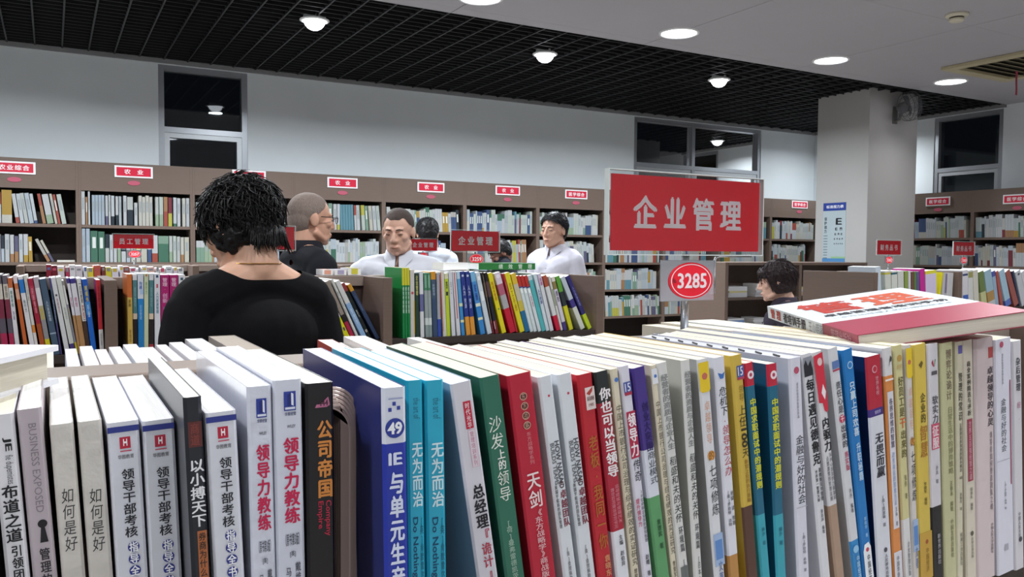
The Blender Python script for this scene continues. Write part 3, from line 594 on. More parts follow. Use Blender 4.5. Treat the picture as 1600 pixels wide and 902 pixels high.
F_(1142, 1160, 558, 1168, 'mustard book titled 上任100天 with brown foot', [(791, 'ccae4a'), (0, '56392e')], [('b', 'publisher_logo', 572, 592, -.1, .5, '4b5aa0'), ('b', 'logo_base', 590, 594, -.1, .5, 'b0405a'), ('h', 'logo_letters', '15', 574, 588, .44, 'e6e6f0', .2), ('v', 'small_title', '领导', 602, 628, .45, '8a7228', .15, 0, .1), ('v', 'title', '上任', 633, 668, .66, '3a321c', .1, .0, .1), ('r', 'title_number', '100', 670, 700, .5, '3a321c', .12, .03), ('v', 'title_end', '天', 700, 716, .64, '3a321c', .14, .0, .1), ('v', 'subtitle', '新官上任的执行策略', 718, 786, .34, 'a07a32', .14)], prot=.006, D=.185, side='c9ab45')
ZG = [('v', 'title', '中国求职面试中的潜规则', 622, 764, .66, 'd8d83a', .05, .03), ('v', 'author_names', '林少 著', 824, 852, .34, '2b6f84', .05)]
F_(1163, 1178, 570, 1190, 'thin red headed teal book with yellow title, against the mustard book', [(603, 'c0263e'), (804, '1f6480'), (0, '3aa0b2')], [('o', 'white_badge', 586, .66, 'f0dfe4', .05), ('o', 'badge_slot', 586, .3, 'b0405a', .05)] + ZG, D=.18)
F_(1199, 1215, 571, 1214, 'thick red headed teal book with yellow title, against the white book', [(603, 'c0263e'), (804, '1f6480'), (0, '3aa0b2')], [('o', 'white_badge', 586, .62, 'f0dfe4', .05), ('o', 'badge_slot', 586, .28, 'b0405a', .05)] + ZG, prot=.024, D=.2, side='1b5470')
JR = lambda y: [('o', 'pink_seal', y + 17, .26, 'b8506a', .2), ('v', 'series_line', '诺贝尔经济学奖得主作品', y + 36, y + 94, .1, '9a9aa4', .24), ('v', 'title', '金融与好的社会', y + 120, y + 228, .42, '2c2c34', .28, .0, .12), ('b', 'thin_line', y + 232, y + 233, -.2, .5, 'aaaab4'), ('v', 'author_names', '[美]罗伯特 希勒 著', y + 270, y + 332, .16, '8a8a94', .3)]
F_(1233, 1252, 562, 1247, 'thick white book titled 金融与好的社会, beside the teal pair', [(0, 'd6d6e2')], [('o', 'pink_seal', 579, .42, 'b8506a', .05), ('v', 'series_line', '诺贝尔经济学奖得主作品', 598, 654, .16, '9a9aa4', .06), ('v', 'title', '金融与好的社会', 680, 788, .66, '2c2c34', .08, .0, .12), ('b', 'thin_line', 792, 793, -.4, .5, 'aaaab4'), ('v', 'author_names', '[美]罗伯特 希勒 著', 832, 894, .24, '8a8a94', .1)], prot=.016, D=.195, side='c9cad6', page='c3c6ca')
F_(1253, 1268, 556, 1284, 'white book titled 每日遇见德鲁克 with a dark portrait on top', [(0, 'd8d8de')], [('b', 'portrait_photo', 558, 588, -.45, .48, '8d8f98'), ('p', 'portrait_figure', [(-.45, 570), (-.2, 562), (.0, 572), (.3, 564), (.48, 580), (.48, 588), (-.45, 588)], '24242c'), ('v', 'title', '每日遇见德鲁克', 592, 727, .85, '1e1e24', .05, .025, .05), ('v', 'subtitle', '世界第一管理大师', 734, 784, .26, '3a3a42', -.12, .012), ('v', 'subtitle', '跟德鲁克学管理', 732, 784, .26, '3a3a42', .26, .012), ('v', 'author_names', '张远凤 编著', 796, 834, .26, '6a6a74', .1)], D=.185)
F_(1270, 1285, 553, 1306, 'white book titled 内驱力 with red portrait head and tan foot', [(789, 'd9d8dc'), (0, 'a98e7a')], [('p', 'red_head', [(-.5, 555), (.48, 552), (.5, 620), (.5, 642), (.3, 646), (.1, 642), (.0, 630), (-.4, 628)], 'd02c42'), ('o', 'face', 566, .5, 'e2c4c4', .1, 1.2), ('p', 'white_diamond', [(-.05, 614), (.2, 601), (.42, 614), (.25, 626)], 'ece6ea'), ('v', 'title', '内驱力', 652, 706, .78, '1e1e24', .06, .028), ('v', 'subtitle', '从内心出发的力量源泉', 708, 782, .26, '7a7a82', .22), ('v', 'subtitle', '点燃激情的管理法则', 712, 782, .26, '7a7a82', -.14)], D=.185)
F_(1295, 1310, 547, 1334, 'white book 干出来的 with light blue foot and pale seal', [(844, 'd2d3d8'), (0, '2f84c2')], [('b', 'publisher_logo', 564, 576, -.35, .4, '5f7ab0'), ('b', 'logo_base', 577, 580, -.35, .4, 'b0405a'), ('v', 'title', '责任心是', 596, 646, .56, '5a5a62', .06), ('o', 'pink_seal', 655, .62, 'c0405e', .08), ('v', 'seal_letter', '干', 649, 661, .4, 'f0e0e4', .08), ('v', 'title_end', '出来的', 664, 700, .56, '4a4a52', .1), ('v', 'label_letters', '落实版', 706, 736, .42, 'c0486a', .12), ('v', 'author_names', '丹丹 编著', 764, 802, .26, '6a6a74', .1), ('o', 'foot_mark', 858, .6, '8fc0e2', .0), ('v', 'publisher_name', '中国经济', 868, 906, .34, 'b6d8ee', .1)], prot=.01, D=.19, side='b4b5b9')
F_(1312, 1333, 551, 1346, 'bright blue book titled 只赢上司欢喜 with round white label', [(0, '1f76bc')], [('o', 'pale_ring', 571, .5, 'b9d6ee', .08), ('o', 'ring_centre', 571, .38, '2d7cbe', .08), ('v', 'title', '只赢上司欢喜', 596, 682, .52, 'd3e4f2', .08, .02), ('v', 'subtitle', '升职秘籍', 692, 752, .4, 'c4dcf0', .12, .025), ('v', 'author_names', '郭晓华 著', 808, 840, .24, '9cc6e6', .1), ('p', 'white_label', [(-.36, 905), (-.36, 860), (-.2, 850), (.2, 848), (.38, 856), (.4, 905)], 'e8ecf2'), ('o', 'red_star', 859, .3, 'c24056', .04), ('v', 'publisher_name', '中国经济', 866, 910, .3, '4a4a54', .08)], D=.19, prot=.006)
F_(1353, 1377, 560, 1372, 'red topped white book titled 无畏而赢 with navy side', [(638, 'b5293c'), (650, '43307e'), (0, 'd6d7e0')], [('o', 'pale_ring', 577, .34, 'd89aa6', .0), ('o', 'ring_centre', 577, .24, 'b5293c', .02), ('v', 'head_letters', '世界名校', 588, 618, .22, 'd8949e', .12), ('h', 'badge_letters', '领导学', 641, 647, .4, 'bdb4dc', .05), ('v', 'title', '无畏而赢', 676, 746, .56, '2c2c36', .06, .014, .1), ('v', 'author_names', '[美]凯瑟琳 著', 774, 824, .2, '7a7a84', .1), ('o', 'foot_mark', 860, .22, '4a4a54', .08), ('v', 'publisher_name', '人民邮电出版', 866, 905, .2, '7a7a84', .1)], prot=.024, D=.19, side='142349', page=WP)
F_(1380, 1394, 546, 1397, 'white book with orange bands and orange frame', [(587, 'd6d4d6'), (0, 'd88a4a')], [('b', 'white_line', 592, 595, -.45, .45, 'f0e6de'), ('b', 'white_panel', 612, 826, -.32, .34, 'd8d6de'), ('b', 'white_foot', 862, 905, -.42, .46, 'd8d6de'), ('p', 'dark_swoosh', [(.0, 574), (.2, 556), (.35, 560), (.3, 566), (.15, 566)], '3a3a40'), ('v', 'title', '各界思维的智慧', 622, 700, .42, '5a5066', .04, .01), ('v', 'subtitle', '改变命运的思维方法', 706, 790, .3, 'a0b4d8', .04), ('v', 'author_names', '王永 著', 792, 822, .26, '8a8a94', .08), ('v', 'publisher_name', '中国华侨', 868, 902, .3, '8a8a94')], D=.185)
F_(1397, 1410, 542, 1414, 'cream book titled 好员工是干出来的 with an orange mark', [(811, 'cfc793'), (0, 'd8d7d8')], [('o', 'ochre_mark', 560, .55, 'b8924a', .04), ('b', 'ochre_lines', 570, 576, -.3, .3, 'bfa873'), ('v', 'title', '好员工是', 588, 652, .62, '6b6338', .06), ('v', 'title_mark', '干', 652, 670, .8, 'd06a3a', .08, .02), ('v', 'title_end', '出来的', 672, 716, .62, '6b6338', .08), ('v', 'author_names', '张伟 著', 742, 780, .3, '8a8460', .1), ('v', 'publisher_name', '企业管理出版', 846, 900, .28, '8a8a90', .1)], D=.185)
F_(1411, 1424, 542, 1424, 'yellow headed white book titled 七项修炼, under the tilted red and white book', [(0, 'd2ccc8')], QX(544, 0), D=.185)
F_(1427, 1447, 541, 1438, 'yellow book titled 企业的智慧, before the black footed white one', [(0, 'd6bb52')], [('p', 'dark_bird', [(-.15, 570), (.1, 564), (.2, 568), (.05, 576)], '6a5a28'), ('v', 'title', '企业的', 614, 662, .4, '5a4e26', .1), ('v', 'title_end', '智慧', 664, 716, .6, 'b07a32', .1, .01, .12), ('v', 'author_names', '李建军 编著', 754, 790, .22, '84733a', .1), ('b', 'gold_foot', 832, 905, -.5, .5, 'c79f42'), ('o', 'red_mark', 847, .24, 'a85a32', .08), ('v', 'publisher_name', '中国经济', 856, 894, .24, '9a7a34', .1)], D=.185)
F_(1448, 1466, 540, 1457, 'white book titled 软实力 with red block and black foot', [(791, 'd9d5dc'), (0, '1d191c')], [('p', 'red_leaf', [(-.2, 566), (-.05, 562), (.05, 574), (-.08, 572)], 'b0405a'), ('p', 'green_leaf', [(.05, 574), (.12, 562), (.2, 562), (.1, 572)], '5a8a4a'), ('b', 'dark_tag', 580, 586, -.2, .3, '5a565c'), ('v', 'title', '软实力', 618, 662, .56, '5a5a62', .06, .01), ('b', 'red_block', 662, 702, -.34, .38, 'cf5470'), ('v', 'block_letters', '征服', 664, 701, .6, 'f2dce2', .02, .03), ('v', 'author_names', '许志 著', 728, 756, .24, '8a8a92', .08), ('v', 'publisher_name', '新世界出版社', 834, 882, .3, 'b0acb0', .1)], D=.185)
F_(1470, 1489, 538, 1477, 'pale green cream book beside the black footed 软实力', [(0, 'c6c49a')], [('v', 'title', '博弈论诡计', 546, 626, .46, '8a7a6a', .1, .01), ('v', 'subtitle', '日常生活中的博弈策略', 636, 742, .4, '9a9872', .14, .01), ('v', 'author_names', '王春永 编著', 752, 800, .24, '8a8a66', .14), ('v', 'publisher_name', '中国发展出版社', 812, 872, .24, '9a9a78', .14)], D=.185)
F_(1491, 1504, 536, 1493, 'cream book titled 管理的常识 with a small blue logo', [(0, 'd2ccb4')], [('b', 'publisher_logo', 540, 553, -.25, .4, '5f5aa0'), ('v', 'title', '管理的常识', 582, 658, .6, '5a564a', .08, .01), ('v', 'subtitle', '让管理发挥绩效的基本概念', 662, 738, .34, '7a7668', .1), ('b', 'small_mark', 745, 749, -.1, .3, '8a8678'), ('v', 'author_names', '陈春花 著', 770, 798, .3, '8a8678', .08), ('v', 'publisher_name', '机械工业出版社', 832, 884, .34, '9a9688', .12)], D=.185)
F_(1504, 1520, 534, 1511, 'cream book with a long dark red label', [(0, 'd3cbba')], [('v', 'title', '商业案例精选与评析', 564, 650, .36, '4a463c', .02, .012), ('b', 'red_label', 655, 752, -.22, .28, 'a04258'), ('v', 'label_letters', '世界五百强经营之道', 658, 750, .26, 'd2a0aa', .03), ('v', 'author_names', '宿春礼 编著', 762, 798, .24, '8a8478', .08), ('o', 'foot_mark', 834, .3, '5a564c', .06), ('v', 'publisher_name', '光明日报出版', 840, 872, .22, '9a9484', .08)], D=.185)
F_(1523, 1553, 532, 1527, 'thick pale pink book titled 卓越领导的心灵', [(0, 'd2c2c4')], [('b', 'red_seal', 544, 561, .18, .42, 'b54a4a'), ('v', 'title', '卓越领导的心灵', 574, 668, .32, '4a4248', .26, .02, .06), ('v', 'subtitle', '领导者如何塑造团队之魂', 676, 800, .14, '93888c', .28), ('v', 'publisher_name', '中国人民大学出版社', 820, 868, .14, '8a8084', .3)], D=.19, side='b9aeb0', ch=.0025)
F_(1554, 1580, 533, 1560, 'white book titled 金融与好的社会, second from the shelf end', [(0, 'd8d8e4')], [('o', 'pink_seal', 538, .22, 'b8506a', -.1), ('v', 'series_line', '诺贝尔经济学奖得主作品', 552, 600, .1, '9a9aa4', -.06), ('v', 'title', '金融与好的社会', 622, 706, .32, '4a4a54', -.04, .0, .1), ('b', 'red_line', 596, 760, .34, .40, 'a04a66'), ('b', 'thin_line', 718, 719, -.5, .3, 'aaaab4'), ('v', 'author_names', '[美]罗伯特 希勒 著', 752, 796, .12, '9a9aa4', .0), ('b', 'foot_mark', 850, 860, -.1, .12, 'aaaab4')], D=.185, prot=.004)
F_(1582, 1596, 535, 1587, 'narrow white book at the shelf end by the picture edge', [(0, 'd3d0d6')], [('v', 'title', '杂后管理', 558, 612, .5, '3a3a42', .06, .014), ('v', 'subtitle', '经 ·', 628, 660, .4, 'c08aa0', .1), ('v', 'author_names', '中国人民大学', 800, 840, .26, '8a8a90'), ('o', 'foot_mark', 843, .36, '4a4a50', .08)], D=.185)
XPREV = AFTER = None
YAWS = {'无为而治': -.05, '总经理诡计': -.046, '沙发上': -.038, '天剑 with': -.030, '卓越团队 with grey English capitals, against the red 天': -.018, '卓越团队 with grey English capitals, against the red gold': -.012, 'red book with gold': -.012, '你也可以': -.008}
for i, s in enumerate(SPEC):
    for k_, y_ in YAWS.items():
        if k_ in s['look']: s['yaw'] = y_
    xl, prot = s['xl'], s['prot']
    if XPREV is not None and xl > 280:          # a spine may stand forward only as far as its neighbour leaves room
        d = ray(xl, s['yt']); pm_ = Y0 - XPREV * d.y / d.x
        prot = max(0.0, min(pm_ - .0005, prot if prot > .03 else .03))
        if pm_ < 0: xl = proj(Vector((XPREV + .0006, Y0, atY(xl, s['yt'], Y0).z)))[0]
    xb = s['xb'] + (xl - s['xl'])
    F = place_spine(xl, s['xr'], s['yt'], xb, Y0 - prot, DECK, yaw=s['yaw'], after=AFTER if s['yaw'] > -.051 or s['D'] != .212 else None)
    AFTER = F.right
    XPREV = atY(s['xr'], s['yt'], Y0 - prot).x
    t = thing('book', s['look'], 'book', F.M, 'books on the front shelf facing the viewer')
    cv, pg = MB(), MB(); book_body(cv, pg, F.T, F.H, min(s['D'], .6885 - Y0 + prot), [(F.z(b[0]) if b[0] > 1 else b[0], b[1]) for b in s['bands']], s['side'], s['page'], s['hard'], s['ch'], s['film'])
    cv.build('cover', t); pg.build('page_block', t)
    decorate(t, F, s['items'])
    if '金融与好的社会, beside' in s['look']:
        mb = MB()
        for k in range(9): mb.tube([(-F.T / 2 + .002, .012 + .02 * k, F.H + .0006), (-F.T / 2 + .0055, .022 + .02 * k, F.H + .0006)], .0008, mat('3a3a40', .4), 5)
        mb.build('film_seam', t)
# ridged brown bookend: thin plates with one rounded upper corner
a = atY(522, 603, .505); b = atY(561, 640, .505)
t = thing('bookend', 'brown ridged plastic bookend with rounded corner between black and navy books', 'bookend', MT(a.x, .508, DECK + .0006))
n = 6; w = (b.x - a.x); h = a.z - DECK - .004; BK = mat('927d75', .3)
for k in range(n):
    mb = MB(); y = -.004 * (n - 1 - k) + .004; ww = w * (.36 + .128 * k); r = .016; hh = h - .0015 * (n - 1 - k)
    arc = [(ww - r + r * math.cos(q * math.pi / 16), hh - r + r * math.sin(q * math.pi / 16)) for q in range(9)]
    mb.prism([(0, 0), (ww, 0)] + arc + [(0, hh)], 0, .003, BK, Matrix.Translation((0, y + .003, 0)) @ Matrix.Rotation(math.pi / 2, 4, 'X'))
    mb.tube([(ww, y + .0015, .001)] + [(p_[0], y + .0015, p_[1]) for p_ in arc] + [(0, y + .0015, hh)], .0017, mat('a8948c', .25), 8); mb.build('ridge_plate', t)
mb = MB(); mb.box((0, -.018, 0), (w, .05, .0018), BK); mb.build('foot', t)
# ------------------------------------------------------------ second row: books on its viewer face
TITLES = ['企业管理', '绩效考核', '人力资源', '薪酬管理', '团队建设', '执行力', '员工手册', '班组长', '沟通技巧', '管理学']
def row_books(Y, D, rows, where, group, yb, x0=None, x1=None):
    if x1 is not None:           # draw the row together until its last book clears the panel
        for _ in range(12):
            af = (x0, 0.0, 1.0) if x0 is not None else None; worst = -1
            for r in rows:
                F = place_spine(r[0], r[1], r[2], r[3], Y, DECK, yb, after=af, give=.5); af = F.right
                worst = max([worst] + [(F.M @ Vector((F.T / 2, 0, z))).x - x1 for z in (0, F.H)])
            if worst <= 0: break
            k = 1 - max(worst, .001) * 1.02 / (rows[-1][3] - rows[0][0]) * 420; b0 = rows[0][0]
            rows = [(b0 + (r[0] - b0) * k, b0 + (r[1] - b0) * k, r[2], b0 + (r[3] - b0) * k) + tuple(r[4:]) for r in rows]
    after = (x0, 0.0, 1.0) if x0 is not None else None
    for i, r in enumerate(rows):
        xl, xr, yt, xb, look, bands = r[:6]; items = list(r[6]) if len(r) > 6 else []
        side = r[7] if len(r) > 7 else None
        F = place_spine(xl, xr, yt, xb, Y, DECK, yb, after=after, give=.5); after = F.right
        t = thing('book', look + where, 'book', F.M, group)
        cv, pg = MB(), MB(); book_body(cv, pg, F.T, F.H, D, [(F.z(b[0]) if b[0] > 1 else b[0], b[1]) for b in bands], side, WP)
        cv.build('cover', t); pg.build('page_block', t); decorate(t, F, items)
def V(s, y0, y1, col, w=.55, x=0): return ('v', 'title', s, y0, y1, w, col, x, .02)
B_ = lambda y0, y1, col, x0=-.5, x1=.5: ('b', 'band', y0, y1, x0, x1, col)
R2A = [
 (-9, 3, 430, 5, 'grey and maroon book cut by the picture edge', [(444, '66606a'), (468, 'cfc8bc'), (498, '7b3145'), (521, '5b5560'), (0, 'a82c52')]),
 (5, 14, 431, 20, 'grey and maroon book with cream label before an orange topped one', [(444, '66606a'), (468, 'cfc8bc'), (498, '7b3145'), (521, '5b5560'), (0, 'a82c52')], [V('管理', 446, 466, '8a8478')]),
 (15, 23, 435, 30, 'thin white book with orange top and green lettering', [(450, 'c2683c'), (0, 'd9d7da')], [V('绩效考核', 454, 480, '4d8a78', .5), V('沟通', 486, 500, '8a86b0', .4)]),
 (25, 32, 431, 46, 'tilted orange and white book with dark gap before it', [(443, 'e3d6dc'), (452, 'c87448'), (468, 'd9a58c'), (0, 'c0602f')]),
 (34, 43, 433, 57, 'tilted white book with blue square at its top', [(437, 'e3e1e4'), (458, '2f78c4'), (0, 'dad7da')], [V('执行力', 468, 488, '5a7c74', .45)]),
 (44, 50, 431, 66, 'tilted greenish white book with orange foot', [(508, 'cfcdc6'), (520, 'd2843a'), (0, 'd9d2ce')], [V('员工手册', 440, 470, '9aa09a', .4)]),
 (52, 61, 436, 76, 'tilted crimson book with rust foot', [(447, 'a5223e'), (468, 'b03a52'), (506, '9c2338'), (0, 'a5502a')], [V('薪酬管理', 450, 490, 'd3909c', .4)]),
 (62, 71, 434, 86, 'tilted grey book with white panel and yellow corner', [(450, 'b3a8b0'), (478, 'd9d6da'), (500, 'b0a886'), (530, '8e8c90'), (0, 'd0c22a')], [V('管理学', 482, 500, 'c2ae3a', .5)]),
 (73, 85, 437, 98, 'slate blue book with pale lettering', [(0, '46596e')], [V('人力资源管理', 470, 502, 'b6c0ca', .4), B_(520, 522, '9aa8b6')]),
 (86, 92, 435, 106, 'slate violet book next to white ones', [(450, '4a4480'), (505, '4a5c78'), (0, '4b4474')], [V('团队建设', 468, 500, 'a8b0c6', .45)]),
 (93, 103, 435, 118, 'white book with small red lettering', [(0, 'd3d4d6')], [V('沟通技巧', 466, 490, 'b07a86', .35), B_(460, 463, '4a4a4e', -.2, .2)]),
 (104, 113, 434, 130, 'pale grey green book with violet foot', [(537, 'cfd2cc'), (0, '4c3f7c')], [V('管理学', 480, 500, 'a6aaa6', .35)]),
 (109, 116, 440, 134, 'grey book with white label and yellow corner', [(446, '8d8a88'), (476, 'd5d3d2'), (535, '8c8a98'), (0, 'c9b92a')], [V('班组长', 480, 510, 'c4b45a', .45)]),
 (118, 128, 436, 139, 'white book with violet head and tan foot, before its twin', [(443, '463c84'), (493, 'd9d7de'), (0, 'b58a5e')], [V('绩效', 464, 480, 'c07c9c', .5)]),
 (129, 139, 436, 149, 'white book with violet head and tan foot, after its twin', [(443, '463c84'), (493, 'd9d7de'), (0, 'b58a5e')], [V('绩效', 464, 480, 'c07c9c', .5)]),
 (140, 149, 436, 158, 'white book with boxed title and dark brown foot', [(502, 'd6d4d2'), (0, '4b3830')], [('b', 'outlined_box', 443, 500, -.2, .42, '6a6a6a'), ('b', 'box_face', 444, 499, -.14, .36, 'e0deda'), V('企业管理', 446, 474, '3a3a3e', .4, .1), V('实务', 476, 498, 'c0402c', .4, .1)]),
 (151, 161, 437, 168, 'bright blue book with yellow title', [(472, '2459b4'), (492, '4a8fd6'), (0, '2467c6')], [V('班组长', 446, 472, 'd9c83a', .55, .05), V('手册', 476, 496, 'c9dcf2', .4)]),
 (177, 185, 438, 184, 'red book with white foot beside the brown divider', [(515, 'bb2f36'), (0, 'd3d1cf')], [V('企业管理', 446, 482, '8d1f2c', .5), V('出版', 520, 540, '8a8a8e', .3)], '9c2350'),
]
row_books(2.85, .18, R2A, ' on the second row', 'books at the far end of the second row', 545, None, .1405)
R2B = [
 (198, 206, 429, 200, 'orange topped yellow book next to the brown divider', [(465, 'c86e3a'), (538, 'd3b25a'), (0, 'd9d5cf')], [V('薪酬', 468, 480, '8a6a32', .5), V('管理学', 515, 536, '9a7a3a', .4)]),
 (207, 214, 429, 208, 'teal and black book between yellow and blue ones', [(438, 'd3d5d8'), (490, '4f7f84'), (499, 'd8c5ae'), (538, '2b2628'), (0, 'a83a42')], [V('管理', 448, 480, '7fa6a8', .4)]),
 (215, 224, 428, 216, 'white headed sky blue book', [(467, 'd0d6e0'), (0, '2b82c4')], [V('沟通', 440, 452, '3a62b0', .55), B_(452, 460, 'a9c4e2', -.1, .5), V('企业管理', 476, 500, '9cc6e8', .35)]),
 (225, 232, 428, 225, 'pale green cream book', [(0, 'c6cfae')], [V('执行力', 440, 460, '6aa05a', .45), B_(429, 432, 'c06a4a', -.2, .2)]),
 (233, 240, 428, 233, 'teal and black book before a tall white one', [(438, 'd3d5d8'), (490, '4f7f84'), (499, 'd8c5ae'), (538, '2b2628'), (0, 'a83a42')], [V('管理', 448, 480, '7fa6a8', .4)]),
 (241, 250, 428, 242, 'white book with blue green title, before the magenta pair', [(0, 'd8dae0')], [V('人力资源管理', 456, 490, '4d86a0', .45), B_(444, 450, 'c05a6a', -.15, .15), B_(430, 434, '2a4a6a', -.2, .2)]),
 (251, 264, 430, 252, 'magenta book with pale title, first of the pair', [(505, 'a8266c'), (0, '3f7f8c')], [V('管理', 434, 448, 'e3b9cf', .6), V('·', 449, 455, 'd8a04a', .6), V('创新', 458, 474, 'd9a3c2', .6), B_(480, 486, '8a7a9a', -.2, .2)]),
 (265, 278, 430, 266, 'magenta book with pale title, second of the pair', [(505, 'a8266c'), (0, '3f7f8c')], [V('管理', 434, 448, 'e3b9cf', .6), V('·', 449, 455, 'd8a04a', .6), V('创新', 458, 474, 'd9a3c2', .6)]),
 (279, 289, 430, 280, 'white book half hidden by the woman in black', [(0, 'd6d8dc')], [B_(434, 438, '3a5a6a', -.2, .2)]),
]
row_books(2.85, .18, R2B, ' on the second row', 'books of the second row left of the woman in black', 540, .1785)
R2C = [
 (499, 509, 443, 545, 'leaning lilac white book with yellow foot at the shoulder of the woman in black', [(497, 'd6cfd6'), (0, 'd2cf20')], [V('企业', 470, 485, '8a86b0', .4), B_(512, 517, '5a4a62', -.1, .3)]),
 (511, 519, 441, 556, 'leaning taupe book with black and crimson foot', [(492, '93877c'), (503, '262224'), (0, 'a82848')], []),
 (521, 526, 438, 567, 'leaning narrow white book beside the taupe one', [(0, 'cfcfca')], [V('绩效考核', 455, 490, '9a9a9c', .4)]),
 (529, 539, 441, 577, 'leaning white and light blue book', [(474, 'd3d4d2'), (0, '8fb0d6')], [V('管理学', 482, 508, 'c3d6ec', .4)]),
 (541, 548, 444, 588, 'leaning black book with dark red head', [(455, '8d3a38'), (0, '1f2424')], [V('执行力', 484, 496, 'b6bab6', .4), B_(515, 519, 'a09a90', -.3, .3)]),
 (552, 560, 446, 602, 'leaning navy book with amber head, last of the leaning group', [(455, 'c6902c'), (0, '324262')], [V('人力资源管理', 462, 486, '6a7a9c', .3)]),
]
row_books(2.85, .18, R2C, '', 'leaning books between the woman in black and the divider', 523, None, 1.051)
